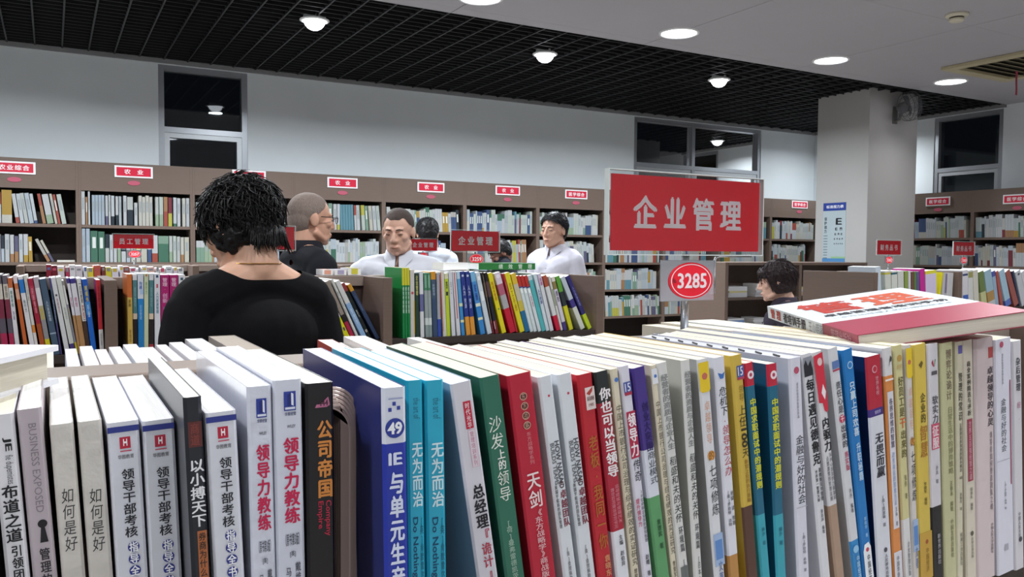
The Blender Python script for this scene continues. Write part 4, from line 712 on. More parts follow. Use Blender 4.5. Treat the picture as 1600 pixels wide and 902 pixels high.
R2D = [
 (628, 632, 419, 629, 'slim green book with yellow head beside the divider, first of three', [(446, 'd0cc3a'), (0, '1f8448')], [V('绩效考核管理', 448, 490, 'cfe6d6', .6)], '1c9348'),
 (632.2, 636, 419, 633.5, 'slim green book with yellow head, second of three', [(446, 'd0cc3a'), (0, '1f8448')], [V('绩效考核管理', 448, 490, 'cfe6d6', .6)]),
 (636.2, 640, 419, 638, 'slim green book with yellow head, third of three', [(446, 'd0cc3a'), (0, '1f8448')], [V('绩效考核管理', 448, 490, 'cfe6d6', .6)]),
 (641, 648, 422, 642, 'cream white book with red spot and yellow edge', [(0, 'cfcbc4')], [('o', 'red_spot', 458, .6, 'c0525a'), B_(470, 522, 'd8b83c', .3, .5)]),
 (649, 655, 427, 650, 'dark green book with yellow title', [(0, '2c4438')], [V('企业管理', 430, 462, 'c4c070', .6)]),
 (656, 662, 425, 658, 'white book with slate violet band', [(460, 'd8dae0'), (487, '6a6c9a'), (0, 'dadcde')], []),
 (663, 668.5, 427, 666, 'grey green book, first of two alike', [(454, '4f8868'), (497, '9aa4a4'), (508, 'd0d8d6'), (0, '8a9a98')], [B_(430, 450, '86b098', -.25, .25)]),
 (668.7, 674, 427, 671.5, 'grey green book, second of two alike', [(454, '4f8868'), (497, '9aa4a4'), (508, 'd0d8d6'), (0, '8a9a98')], [B_(430, 450, '86b098', -.25, .25)]),
 (674.5, 682, 425, 678, 'slate blue book with orange head', [(437, 'd2922e'), (466, '46586e'), (0, '3c4e6c')], [V('薪酬管理', 444, 462, '8fa0b2', .5)]),
 (683, 689.5, 427, 685, 'grey book with blue foot and red edge', [(499, 'a5a8b0'), (0, '3a4fa8')], [B_(430, 497, 'a84a4a', .3, .5)]),
 (690, 696, 425, 694, 'pale cream book before the lime one', [(0, 'd0cdc2')], [B_(426, 518, 'c07a6a', -.5, -.3)]),
 (696.5, 702.5, 428, 700, 'lime green book with black lettering', [(436, 'd6d6b0'), (0, 'b9cc34')], [V('管理学', 440, 452, '3a4a2a', .6), B_(456, 462, '22301c', -.3, .3)]),
 (703, 709, 425, 708, 'white book after the lime one', [(0, 'd2d5dc')], [V('员工', 440, 460, 'a0a4ae', .4)]),
 (709.5, 715.5, 425, 716, 'white book with thin red stripe', [(0, 'd4d4d8')], [B_(426, 498, 'b85a60', -.15, .1)]),
 (716, 721.5, 425, 723.5, 'light blue swirl book before the navy pair', [(436, 'b4cfe0'), (478, '5a9ccc'), (0, '3f8ac6')], [B_(474, 479, 'c8d8b0'), B_(500, 504, 'd6dcae')]),
 (722, 729, 425, 731, 'navy book with orange foot, first of the pair', [(495, '2b3a86'), (0, 'd9963c')], [V('人力', 446, 462, 'd0d6ea', .5), V('资源', 466, 482, 'b8c0e0', .5), ('o', 'pale_mark', 431, .5, 'c9cfe2')]),
 (730, 737, 425, 739, 'navy book with orange foot, second of the pair', [(495, '2b3a86'), (0, 'd9963c')], [V('人力', 446, 462, 'd0d6ea', .5), V('资源', 466, 482, 'b8c0e0', .5), ('o', 'pale_mark', 431, .5, 'c9cfe2')]),
 (738, 746, 426, 753, 'sky blue swirl book after the navy pair', [(440, '7ab2d8'), (476, '4a8ccc'), (0, '3a86c8')], [V('薪酬', 444, 470, '2c4a9c', .5), B_(474, 479, 'd6e0ce'), B_(496, 500, 'dce0c0')]),
 (746.5, 754, 427, 764, 'white spotted book before the black ones', [(0, 'c9d3da')], [B_(432, 438, 'f2f4f4', -.2, .3), B_(455, 470, 'e6ecec', -.3, .3)]),
 (754.5, 760, 427, 770, 'black book with brown stripe, beside the white spotted one', [(442, '26221e'), (464, '544236'), (501, '201e22'), (0, '6a2630')], [B_(430, 505, '9a8a72', -.1, .06)]),
 (760.5, 766, 427, 777, 'black book with maroon foot, beside the yellow one', [(440, '1f1c1e'), (464, '5c4248'), (501, '22242c'), (0, '7a2a34')], [B_(502, 514, 'd0b8b4', -.4, -.2)]),
 (766.5, 774, 428, 787, 'yellow book with orange lettering beside the black ones', [(0, 'dccf22')], [V('班组长管理', 440, 470, 'c07a1e', .55), B_(482, 484, '3f8a5a', -.1, .2)]),
 (777, 787, 428, 800, 'pink and red book with grey panel', [(444, 'd8ccd8'), (461, 'b06076'), (482, 'a8a6a8'), (0, 'bf1a34')], [('o', 'white_mark', 432, .6, 'efe6ee')]),
 (787.5, 793, 429, 807, 'slim red book between pink and yellow ones', [(0, 'b83238')], [V('执行力', 440, 462, 'd88a8e', .5)]),
 (793.5, 802, 428, 816, 'yellow book after the slim red one', [(0, 'ddd02a')], [V('员工手册', 442, 486, 'b88c20', .5)]),
 (803, 812, 429, 824, 'gold patterned book with blue foot', [(444, 'd8b83a'), (470, 'c4bca0'), (486, 'c8b64a'), (0, '246a94')], []),
 (813, 818.6, 432, 833, 'white book with red head, first of three', [(448, 'b8342e'), (450, '2e4a86'), (0, 'd0dcde')], [B_(452, 458, 'f2f6f6', -.3, .3)]),
 (819, 824.6, 432, 839, 'white book with red head, second of three', [(448, 'b8342e'), (450, '2e4a86'), (0, 'd0dcde')], [B_(452, 458, 'f2f6f6', -.3, .3)]),
 (825, 830.6, 432, 846, 'white book with red head, third of three', [(448, 'b8342e'), (450, '2e4a86'), (0, 'd2dade')], [B_(452, 458, 'f2f6f6', -.3, .3), V('管理', 462, 480, 'c08a9a', .4)]),
 (831, 838, 432, 852, 'teal edged white book', [(438, 'bcd2d8'), (0, '54b0b4')], []),
 (839, 846, 430, 858, 'white book with slanted blue lettering', [(0, 'ccd8e0')], [V('人力资源', 452, 475, '4a5c9c', .7)]),
 (847, 853, 429, 866, 'lilac white book with purple flecks', [(446, 'd2c6d8'), (0, 'd3d6da')], [V('沟通', 434, 446, 'b04a8a', .6)]),
 (855, 862, 432, 876, 'white book with brown red head and crimson foot', [(448, 'a8523a'), (493, 'd4d6d6'), (0, 'c01c3c')], []),
 (863, 868, 433, 882, 'white book with olive marks', [(0, 'd4d3cc')], [B_(452, 478, '8a9a78', -.3, .3)]),
 (869, 875, 434, 888, 'lilac white book with brown head and violet foot', [(440, 'dcd6cc'), (452, '8a7a4a'), (503, 'd2ccd8'), (0, '4a3a7e')], [V('绩效', 454, 472, '5a4a6a', .6)]),
 (876, 883, 433, 897, 'green headed yellow and black book', [(456, '5ea03c'), (478, '2e3438'), (0, 'cfca2a')], []),
 (884, 892, 435, 915, 'grey white book with violet tag', [(468, 'b9c2cc'), (480, '443a86'), (0, 'd0d4c8')], []),
 (893, 900, 433, 927, 'navy book with lime foot leaning before the bare end panel', [(491, '322c6e'), (0, 'bcd02c')], [V('人力资源管理', 448, 478, '8286b8', .45)]),
]
row_books(2.85, .18, R2D, ' on the second row', 'books of the second row under the small red sign', 510, 1.0885, 2.001)
R2E = [
 (1366, 1376, 418, 1368, 'tall pale blue white book beside the bare end panel', [(0, 'c6d2de')]),
 (1383, 1392, 424, 1384, 'grey white book with yellow and teal head', [(426, 'd0d0c8'), (429, 'c2ba4a'), (0, 'cdd0c6')]),
 (1393, 1402, 424, 1394, 'grey white book with dark teal head mark', [(426, 'd6d6d2'), (429, '2e5c6a'), (0, 'cfd2ca')]),
 (1403, 1412, 424, 1404, 'plain grey white book before the olive one', [(0, 'cdcec8')]),
 (1414, 1419, 424, 1414, 'slim olive green book', [(0, '8a9c4c')]),
 (1419.5, 1423, 424, 1420, 'slim white book after the olive one', [(0, 'd6d4da')]),
 (1424, 1428, 425, 1425, 'slim brown book', [(0, '6d4c3c')]),
 (1428.5, 1432, 425, 1429, 'slim green book after the brown one', [(0, '5d7c46')]),
 (1432.5, 1436.5, 425, 1433, 'slim slate violet book', [(0, '5b5a8a')]),
 (1437, 1445, 421, 1439, 'magenta book standing taller than its neighbours', [(0, 'c22a90')]),
 (1446, 1463, 424, 1447, 'thick lilac white book with yellow head', [(428, 'd8d23a'), (0, 'd3c8e2')]),
 (1466, 1471, 425, 1459, 'yellow book leaning towards the picture edge', [(0, 'd6cc22')]),
 (1474, 1481, 426, 1471, 'pale grey book with violet stripe', [(0, 'bdb9bd')], [B_(428, 458, '7a6f8e', .0, .4)]),
 (1482, 1490, 426, 1479, 'pale grey book before the dark divider', [(0, 'c8c6c8')]),
 (1504, 1512, 423, 1505, 'white book with navy mark after the dark divider', [(0, 'd8d6dc')], [B_(428, 431, '2a3a6a'), B_(461, 468, '3b62b6')]),
 (1513, 1520, 423, 1514, 'white book with olive mark', [(0, 'd3d4d2')], [B_(425, 434, '9c9a5e')]),
 (1521, 1528, 423, 1523, 'cream white book before the olive one', [(0, 'd2cec2')]),
 (1529, 1537, 426, 1535, 'olive green and cream book', [(456, '6d8048'), (0, 'c4c490')]),
 (1538, 1549, 425, 1545, 'light blue book with tan foot', [(455, '9fbccc'), (470, 'b48e54'), (0, 'c9cdd0')]),
 (1550, 1555, 425, 1556, 'blue violet book before the slim red one', [(432, '4a5aa8'), (0, '9db4cc')]),
 (1556, 1560, 425, 1564, 'slim red book near the picture edge', [(0, 'b0564a')]),
 (1561, 1570, 425, 1572, 'pale blue book with blue foot', [(468, 'a9c8dc'), (0, '5a74c4')]),
 (1571, 1579, 426, 1585, 'brick red book', [(0, 'a45a52')]),
 (1580, 1585, 426, 1591, 'navy book beside the brick red one', [(0, '3a4058')]),
 (1587, 1595, 426, 1597, 'white book with dark head mark', [(0, 'cfd2d8')], [B_(427, 430, '4a4a4e', -.2, .2)]),
 (1596, 1603, 426, 1606, 'white book cut by the picture edge', [(0, 'd3d5da')]),
]
row_books(2.98, .18, R2E, ', row before the column', 'books of the second row near the column', 478, 3.99)
# lying books on top of the second row shelf
def lying(label, centre, size, rz, bands_col, page=WP, group=None, items=(), tilt=None):
    """A closed book lying flat: size = (width along the spine normal, length along the spine, thickness)."""
    w, l, h = size; M = (tilt if tilt is not None else MT(centre.x, centre.y, centre.z, rz))
    t = thing('book', label, 'book', M, group)
    cv, pg = MB(), MB(); m = mat(bands_col, .35); c = .0008
    cv.box((-w / 2, -l / 2, 0), (w / 2, l / 2, c), m); cv.box((-w / 2, -l / 2, h - c), (w / 2, l / 2, h), m); cv.box((-w / 2, -l / 2, c), (-w / 2 + c, l / 2, h - c), m); cv.build('cover', t)
    pg.box((-w / 2 + c, -l / 2 + .0005, c), (w / 2 - .0005, l / 2 - .0005, h - c), mat(page, .8, 'pagesz')); pg.build('page_block', t)
    return t
a = atY(700, 421, 3.05); b = atY(806, 422, 3.03)
g = lying('green book lying flat on top of the second row under the small sign', Vector(((b.x + atY(717, 422, 3.05).x) / 2, 3.02, CAPZ + .002)), (.17, b.x - atY(717, 422, 3.05).x, .026), 0, '2f7a3c')
g.matrix_local = MT((b.x + atY(717, 422, 3.05).x) / 2, 2.955, 1.4285) @ Matrix.Rotation(math.pi / 2, 4, 'Z')
mb = MB(); L_ = b.x - atY(717, 422, 3.05).x
for i, ch in enumerate('绩效管理'):
    vs, fs, bb = glyph(ch, .02); mb.add([(-.0851 - l * LSTEP, L_ * .12 - (i * .045 + (u - .5) * .02), .013 + (v - .38) * .02) for u, v, l in vs], fs, mat('cfe0d0', .5))
mb.build('title', g)
w_ = lying('white book lying beside the green one on the second row top', Vector((atY(703, 419, 3.05).x, 3.05, CAPZ + .002)), (.11, .10, .028), 0, 'e8e8e4')
w_.matrix_local = MT(atY(703, 419, 2.95).x, 2.945, 1.4285)
for i, (px, col, lab) in enumerate(((508, 'e0a08a', 'white wrapped booklet with red print on the second row top, first of three'), (528, 'b0a8c8', 'white wrapped booklet with dark print on the second row top, second of three'), (549, 'd8cf4a', 'white wrapped booklet with yellow print on the second row top, third of three'))):
    p = atY(px, 425, 3.09)
    o = lying(lab, Vector((p.x, 3.1, CAPZ + .0015 )), (.040 + .006 * i, .09, .022 + .006 * (i == 2)), .02 * (i - 1), 'dcd9dc', group='wrapped booklets on the second row top')
    mb = MB(); hh_ = .022 + .006 * (i == 2); mb.box((-.012, -.03, hh_), (.014, .03, hh_ + .0006), mat(col, .4)); mb.box((-.012, -.0457, .004), (.013, -.0450, hh_ - .003), mat(col, .4)); mb.build('printed_patch', o)
# ------------------------------------------------------------ third row: tops of books above the second row
cols3 = ['8a2436', '6d1f2a', 'd6d0d6', 'b03a58', 'd8d6da', 'd0c8d0', 'd9d8dc', 'd8c640', 'b85a4a', '7a3a3a', 'd2c63a', 'd6d0dc', 'd9d6da', '9a5048', 'd6d4da', 'd8d2d6', 'dcd9de', 'd8b0a8', 'd3d6d8', 'dad4d2', 'd0d4da', 'd8c9d6', 'd5d7d9']
nm3 = ['maroon', 'dark maroon', 'white', 'crimson', 'pale grey', 'pinkish white', 'white', 'yellow', 'rust red', 'brown', 'mustard', 'lilac white', 'white', 'brick', 'white', 'pinkish', 'white', 'salmon', 'bluish white', 'cream', 'pale blue white', 'pinkish grey', 'pale grey']
x = 72.0; a3 = (-.131, 0.0, 1.0)
for i, c in enumerate(cols3):
    w = 8.1 + (i % 3) * 1.3
    F = place_spine(x, x + w - .4, 414 + (i % 4) * 1.2 + i * .15, x + 2 + (i % 3), 5.2, DECK, 470, after=a3); a3 = F.right
    t = thing('book', '%s book on the third row shelf, %s from its end' % (nm3[i], ORD[i]), 'book', F.M, 'books on the third row shelf')
    cv, pg = MB(), MB(); book_body(cv, pg, F.T, F.H, .18, [(0, c)], None, WP); cv.build('cover', t); pg.build('page_block', t); x += w
    decorate(t, F, [B_(418 + i % 3, 422 + i % 4, random.choice(['8a8a90', 'c0506a', '5a6a9a', 'c8b040']), -.3, .3)])
# stacks in the column side compartments
def stack(px, py, Y, z, n, cols, place, size=(.17, .235), rz=0):
    p = atY(px, py, Y)
    for i in range(n):
        h = .016 + .006 * (i % 2)
        zz = z + .0006 + sum(.016 + .006 * (j % 2) for j in range(i)) + .0004 * i
        lying('%s book, %s, %s' % (cols[i][1], ('bottom' if i == 0 else 'top' if i == n - 1 else ORD[i] + ' from bottom'), place), Vector((p.x, Y + .11, zz)), (size[0], size[1], h), math.pi / 2 + rz + .05 * (i % 3 - 1), cols[i][0], group='piled books in the column side shelf')
WH = ('d9dade', 'white'); BL = ('6f90c6', 'blue'); OR_ = ('d6b59c', 'orange white'); GY = ('c4c4c8', 'grey'); YL = ('d8cf96', 'yellowish')
stack(1157, 445, 5.22, 1.12, 5, [WH, WH, YL, WH, WH], 'upper compartment pile before the bowed woman', (.16, .22))
stack(1192, 445, 5.22, 1.12, 6, [WH, GY, WH, WH, GY, WH], 'upper compartment pile against the bowed woman', (.16, .1))
stack(1152, 498, 5.22, .84, 5, [WH, BL, WH, BL, WH], 'lower compartment pile before the bowed woman', (.16, .22))
stack(1190, 498, 5.22, .84, 5, [GY, WH, GY, WH, GY], 'lower compartment pile against the bowed woman', (.16, .12))
stack(1262, 440, 5.22, 1.12, 4, [OR_, OR_, WH, YL], 'pile behind the head of the bowed woman', (.16, .16))
# ------------------------------------------------------------ far face of the front shelf: only the tops show
FARSIDE = [(62, 86, 570, 'cream topped', PAGE), (104, 130, 569, 'bright white topped', WP), (132, 160, 568, 'white topped', WP), (161, 187, 567, 'ivory topped', 'f6f0e4'), (188, 214, 566, 'pinkish topped', 'f3e8e4'), (215, 244, 565, 'broad white topped', WP), (246, 276, 564, 'narrow white topped', WP), (277, 300, 563, 'slim white topped', WP), (302, 330, 562, 'bright topped', WP), (332, 368, 560, 'shrink-wrapped white', WP), (376, 428, 556, 'taupe topped', 'a79c90')]
for i, (x0, x1, yb, lab, pc) in enumerate(FARSIDE):
    a = atY(x0, yb, .765); b = atY(x1, yb, .765); w = (b.x - a.x) - .002; zt = 1.395 + .002 * (i % 3) + (.007 if i > 8 else 0)
    t = thing('book', lab + ' book, far side of the front shelf, %s from the thick hardcover' % ORD[i], 'book', MT((a.x + b.x) / 2, .762 + .185, DECK + .0006, math.pi), 'books on the far side of the front shelf')
    cv, pg = MB(), MB(); book_body(cv, pg, w, zt - DECK, .183, [(0, ['d8d6da', 'cfd2d8', 'd6cfd0', 'c9c4c8'][i % 4] if i < 10 else '8a8078')], None, pc, film=(i == 9)); cv.build('cover', t); pg.build('page_block', t)
for i, (x0, x1, lab, col, zt, yw, d) in enumerate(((577, 605, 'red edged book on the far side of the front shelf beyond the navy book', 'a8443a', 1.3945, -.1, .17), (612, 622, 'low white book on the far side of the front shelf beyond the navy book', 'd6d4d0', 1.390, -.12, .15), (624, 664, 'white book on the far side of the front shelf beyond the turquoise pair', 'd9d8d4', 1.397, -.1, .17), (738, 760, 'white book on the far side of the front shelf beyond the green book', 'd9d8d4', 1.392, -.05, .18),
        (1142, 1172, 'slim ivory book on the far side of the front shelf just past the sign pole', 'cfc6b6', 1.3945, 0, .17), (1173, 1202, 'ivory book on the far side of the front shelf, second past the sign pole', 'd9d2c4', 1.397, 0, .17), (1204, 1262, 'white book on the far side of the front shelf before the tilted book', 'd6d8dc', 1.398, 0, .17))):
    a = atY(x0, 545, .765); b = atY(x1, 545, .765)
    t = thing('book', lab, 'book', MT((a.x + b.x) / 2, .762 + .185, DECK + .0006, math.pi + yw), 'books on the far side of the front shelf')
    cv, pg = MB(), MB(); book_body(cv, pg, (b.x - a.x) * .94, zt - DECK, d, [(0, col)], None, WP if i < 4 else PAGE); cv.build('cover', t); pg.build('page_block', t)
# ------------------------------------------------------------ the tilted book on top, and the thick hardcover at the far end
w, l, h = .166, .235, .0145
TB = Matrix(((0.88138, 0.44857, -0.14814, 0.70515), (-0.4506, 0.89247, 0.0215, 0.60716), (0.14185, 0.0478, 0.98873, 1.41677), (0.0, 0.0, 0.0, 1.0)))
t = thing('book', 'white and red management book lying tilted across the tops of the front row', 'book', TB)
cv, pg = MB(), MB(); wm = mat('d9e2e6', .3); rm = mat('9e3a4e', .35); c = .0008; s_ = -l / 2 + l * .33
for y0, y1, m in ((-l / 2, s_, rm), (s_, l / 2, wm)):
    cv.box((0, y0, 0), (w, y1, c), m); cv.box((0, y0, h - c), (w, y1, h), m); cv.box((0, y0, c), (c, y1, h - c), m)
cv.build('cover', t); pg.box((c, -l / 2 + .001, c), (w - .001, l / 2 - .001, h - c), mat('d6cdbf', .8, 'pagesz')); pg.build('page_block', t)
mb = MB()                      # cover lettering reads along the spine edge: big red characters, black line, thin line
RD = mat('b53528', .4); RD2 = mat('c75a3c', .4)
def flat_text(name, s, x0, x1, y0, y1, m, bold=.02):
    """Letters on the top face, reading from the spine outwards (local +x), upright towards +y."""
    mb = MB(); vs, fs, bb = glyph(s, bold); W_, H_ = bb[1] - bb[0], bb[3] - bb[2]
    mb.add([(x0 + (x1 - x0) * (p_ - bb[0]) / W_, y0 + (y1 - y0) * (q - bb[2]) / H_, h + .0003 + ly * LSTEP) for p_, q, ly in vs], fs, m); mb.build(name, t)
flat_text('title', '管', .016, .076, .011, .088, RD, .035); flat_text('title', '理', .085, .148, .011, .088, RD2, .035)
flat_text('subtitle', '卓越管理者培训手册', .018, .153, -.010, .005, mat('2c2c34', .4), .015)
flat_text('small_line', '一本写给经理人的实用管理读本', .018, .148, -.026, -.018, mat('7a8a94', .4), .0)
mb = MB()
def spine_text(s, y0, y1, m, bold=.02):
    mb = MB(); n = len(s); st = (y0 - y1) / n
    for i, ch in enumerate(s):
        vs, fs, bb = glyph(ch, bold); mb.add([(-.0003 - ly * LSTEP, y0 - st * (i + .5) - (p_ - .5) * min(st, .014), h / 2 + (q - .38) * .012) for p_, q, ly in vs], fs, m)
    mb.build('spine_title', t)
spine_text('管理', l / 2 - .008, l / 2 - .045, RD, .04); spine_text('者培训手册', l / 2 - .05, l / 2 - .115, mat('2c2c34', .4), .03); spine_text('王小明著', l / 2 - .122, l / 2 - .16, mat('8a929a', .4), 0); spine_text('管理出版社', s_ - .02, s_ - .065, mat('d49aa6', .4), 0)
# thick hardcover, a corner of it in view
zt, zb = atZ(95, 539, 1.436).z, CAPZ
tip = atZ(95, 539, 1.436); e1 = (atZ(-10, 562, 1.436) - tip).normalized(); e2 = Vector((e1.y, -e1.x, 0)) * -1
if e2.x > 0: e2 = -e2
M = Matrix((Vector((e1.x, e2.x, 0, tip.x)), Vector((e1.y, e2.y, 0, tip.y)), Vector((0, 0, 1, 1.4106)), Vector((0, 0, 0, 1))))
t = thing('book', 'thick white hardcover lying on the row at the picture edge', 'book', M)
hc = mat('e4e4ea', .3); H_ = .0254
def rounded(l_, w_, r):
    return [(r - r * math.cos(q * math.pi / 12), r - r * math.sin(q * math.pi / 12)) for q in range(7)] + [(l_, 0), (l_, w_), (0, w_)]
mb = MB(); mb.prism(rounded(.20, .27, .004), 0, .0035, hc); mb.prism(rounded(.20, .27, .004), H_ - .0035, H_, hc); mb.box((.197, 0, .0035), (.2, .27, H_ - .0035), hc); mb.build('cover', t)
mb = MB(); mb.box((.006, .006, .0035), (.197, .264, H_ - .0035), mat('cfc8b6', .8, 'pagesz')); mb.build('page_block', t)
# ------------------------------------------------------------ books of the tall bookcases
PAL = ['d5d7da', 'd0d3cf', 'dad6cc', 'c9d3dc', 'cfd8cf', 'd8d2c2', 'c3ccd0', 'b9c7d6', 'd9dadd', 'c8c4bd', 'a9bfa2', '8fae9a', '6f9fb0', '4f7f6a', 'b6584a', '8a3a44', 'c9a24a', 'd0c85a', '4a5f8c', '6d6a88', '2f3a44', 'b98a62', 'd8d8d2', 'd6dbe0', 'cdd6d6', 'e0dfdc']
NAME = dict(zip(PAL, ['pale grey', 'grey green', 'cream', 'pale blue', 'pale green', 'ivory', 'grey', 'light blue', 'white', 'stone', 'sage', 'green', 'teal', 'dark green', 'red', 'maroon', 'ochre', 'yellow', 'blue', 'violet grey', 'black', 'tan', 'off-white', 'bluish white', 'mint white', 'white']))
def _print(c):          # printed paper is never as white as bare paper; shade of the tiers toned in
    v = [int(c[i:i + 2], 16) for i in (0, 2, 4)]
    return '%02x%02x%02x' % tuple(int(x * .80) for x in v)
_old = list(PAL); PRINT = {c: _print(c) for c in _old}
rnd = random.Random(21)
WGT = [6, 5, 5, 4, 4, 4, 3, 3, 5, 3, 2, 2, 1.5, 1.5, 1.2, .8, .8, .8, 1.2, .8, .8, .8, 4, 4, 4, 4]
def auto(w, fill=1.0, lean=0.0, pal=None):
    out = []; x = .03 + abs(lean) * .28
    while x < .02 + (w - .04) * fill - .03:
        th = rnd.uniform(.014, .034); c = rnd.choices(PAL, WGT)[0] if pal is None else rnd.choice(pal)
        n = rnd.choice([1, 1, 1, 2, 3]); hh = rnd.uniform(.19, .25); c2 = rnd.choice(PAL) if rnd.random() < .45 else None; sp = rnd.uniform(.25, .8)
        for _ in range(n):
            if x + th > .02 + (w - .04) * fill: break
            out.append((x, th, hh, c, c2, sp, lean)); x += th + .0012
    return out
def px_books(case_x, rows, y=347):
    """Rows given as picture columns: (left, right, top row, colour, second colour, split, lean)."""
    out = []
    for xl, xr, yt, c, c2, sp, ln in rows:
        a = atY(xl, 340, BY + .015); b = atY(xr, 340, BY + .015); zt = atY((xl + xr) / 2, yt, BY + .015).z
        x0 = max(a.x - case_x, .0214); x1 = min(b.x - case_x, BW - .0214); out.append((x0, x1 - x0 - .001, zt, c, c2, sp, ln))
    return out
def wall_book(mb, x, th, hh, c, c2, sp, lean, z, M):
    Rm = M @ Matrix.Translation((x + (th if lean > 0 else 0), .012, z + .0005)) @ Matrix.Rotation(lean, 4, 'Y') @ Matrix.Translation((-th if lean > 0 else 0, 0, 0))
    m1 = mat(PRINT.get(c, c), .45); m2 = mat(PRINT.get(c2, c2), .45) if c2 else m1; pg = mat(WP, .8); d = .17
    z1 = hh * sp
    for a, b, m in ((0, z1, m2), (z1, hh, m1)):
        mb.box((0, 0, a), (.001, d, b), m, Rm); mb.box((th - .001, 0, a), (th, d, b), m, Rm); mb.box((.001, 0, a), (th - .001, .001, b), m, Rm)
    mb.box((.001, .001, .001), (th - .001, d - .001, hh - .0006), pg, Rm)
    if c2 is None:
        mb.box((th * .25, -.0003, hh * .45), (th * .75, 0, hh * .8), mat(LBL.get(c, '9a9a9a'), .5), Rm)
LBL = {c: ('8f9699' if sum(lin(c)) > 1.2 else 'c9ccc8') for c in PAL}
def fill_case(M, x0, tiers, group=None, place=None):
    stuff = []
    for ti, bk in tiers:
        z = TIERS[ti]
        if place and place.get(ti):
            for i, (x, th, hh, c, c2, sp, ln) in enumerate(bk):
                if hh > .5: hh = hh - z
                hh = min(hh, .281)
                mb = MB(); wall_book(mb, 0, th, hh, c, c2, sp, ln, 0, Matrix.Identity(4)); M2 = M @ Matrix.Translation((x, 0, z))
                o = mb.build('book', None, False, M2)
                cn = NAME.get(c, 'coloured') + (' and ' + NAME[c2] if c2 and NAME.get(c2) and NAME[c2] != NAME.get(c) else '')
                tag(o, '%s book, %s from left, %s' % (cn, ORD[i], place[ti]), 'book', group)
        else:
            stuff.append((z, bk))
    return stuff
WHs, GRs, BLs = 'd9dadd', '8fae9a', 'b9c7d6'
case = {k: BX0 + BW * k for k in range(-1, 10)}
lay = {}
lay[-1] = {0: px_books(case[-1], [(-30, -22, 300, WHs, None, .4, 0), (-21, -13, 302, 'cfd8cf', None, .4, 0), (-12, -4, 298, 'd5d7da', None, .5, 0), (-3, 2, 300, 'b6584a', 'd9dadd', .6, 0), (3, 19, 297, 'c9a24a', 'dad6cc', .25, 0), (25, 31, 303, WHs, 'b6584a', .2, -.12), (32, 38, 303, 'd6dbe0', None, .5, -.12), (39, 45, 302, 'd0d3cf', None, .5, -.14), (46, 53, 302, 'c9d3dc', None, .5, -.14), (54, 59, 303, 'd6dbe0', '4a5f8c', .1, -.14), (67, 72, 303, 'b6584a', 'b98a62', .6, -.16), (74, 84, 304, 'd9dadd', 'a9bfa2', .3, -.16), (86, 90, 303, 'd8d2c2', None, .4, -.16), (91, 95, 304, 'b6584a', None, .4, -.16), (97, 104, 304, 'cfd8cf', None, .5, -.16)]),
           1: px_books(case[-1], [(-30, -20, 366, 'd5d7da', None, .5, 0), (-19, -10, 368, '6d6a88', None, .5, 0), (-9, 0, 366, 'd9dadd', None, .4, 0), (1, 6, 368, '2f3a44', 'c9d3dc', .5, 0), (7, 14, 366, 'd5d7da', None, .5, 0), (15, 21, 367, WHs, 'b98a62', .3, 0), (22, 28, 369, '6d6a88', 'b98a62', .4, 0), (29, 35, 366, 'd6dbe0', None, .5, 0), (36, 43, 366, WHs, 'c9a24a', .25, 0), (44, 50, 370, 'c9a24a', None, .3, -.02), (73, 78, 371, 'c8c4bd', 'b98a62', .3, -.44), (80, 84, 373, 'd8d2c2', '6d6a88', .4, -.44)])}
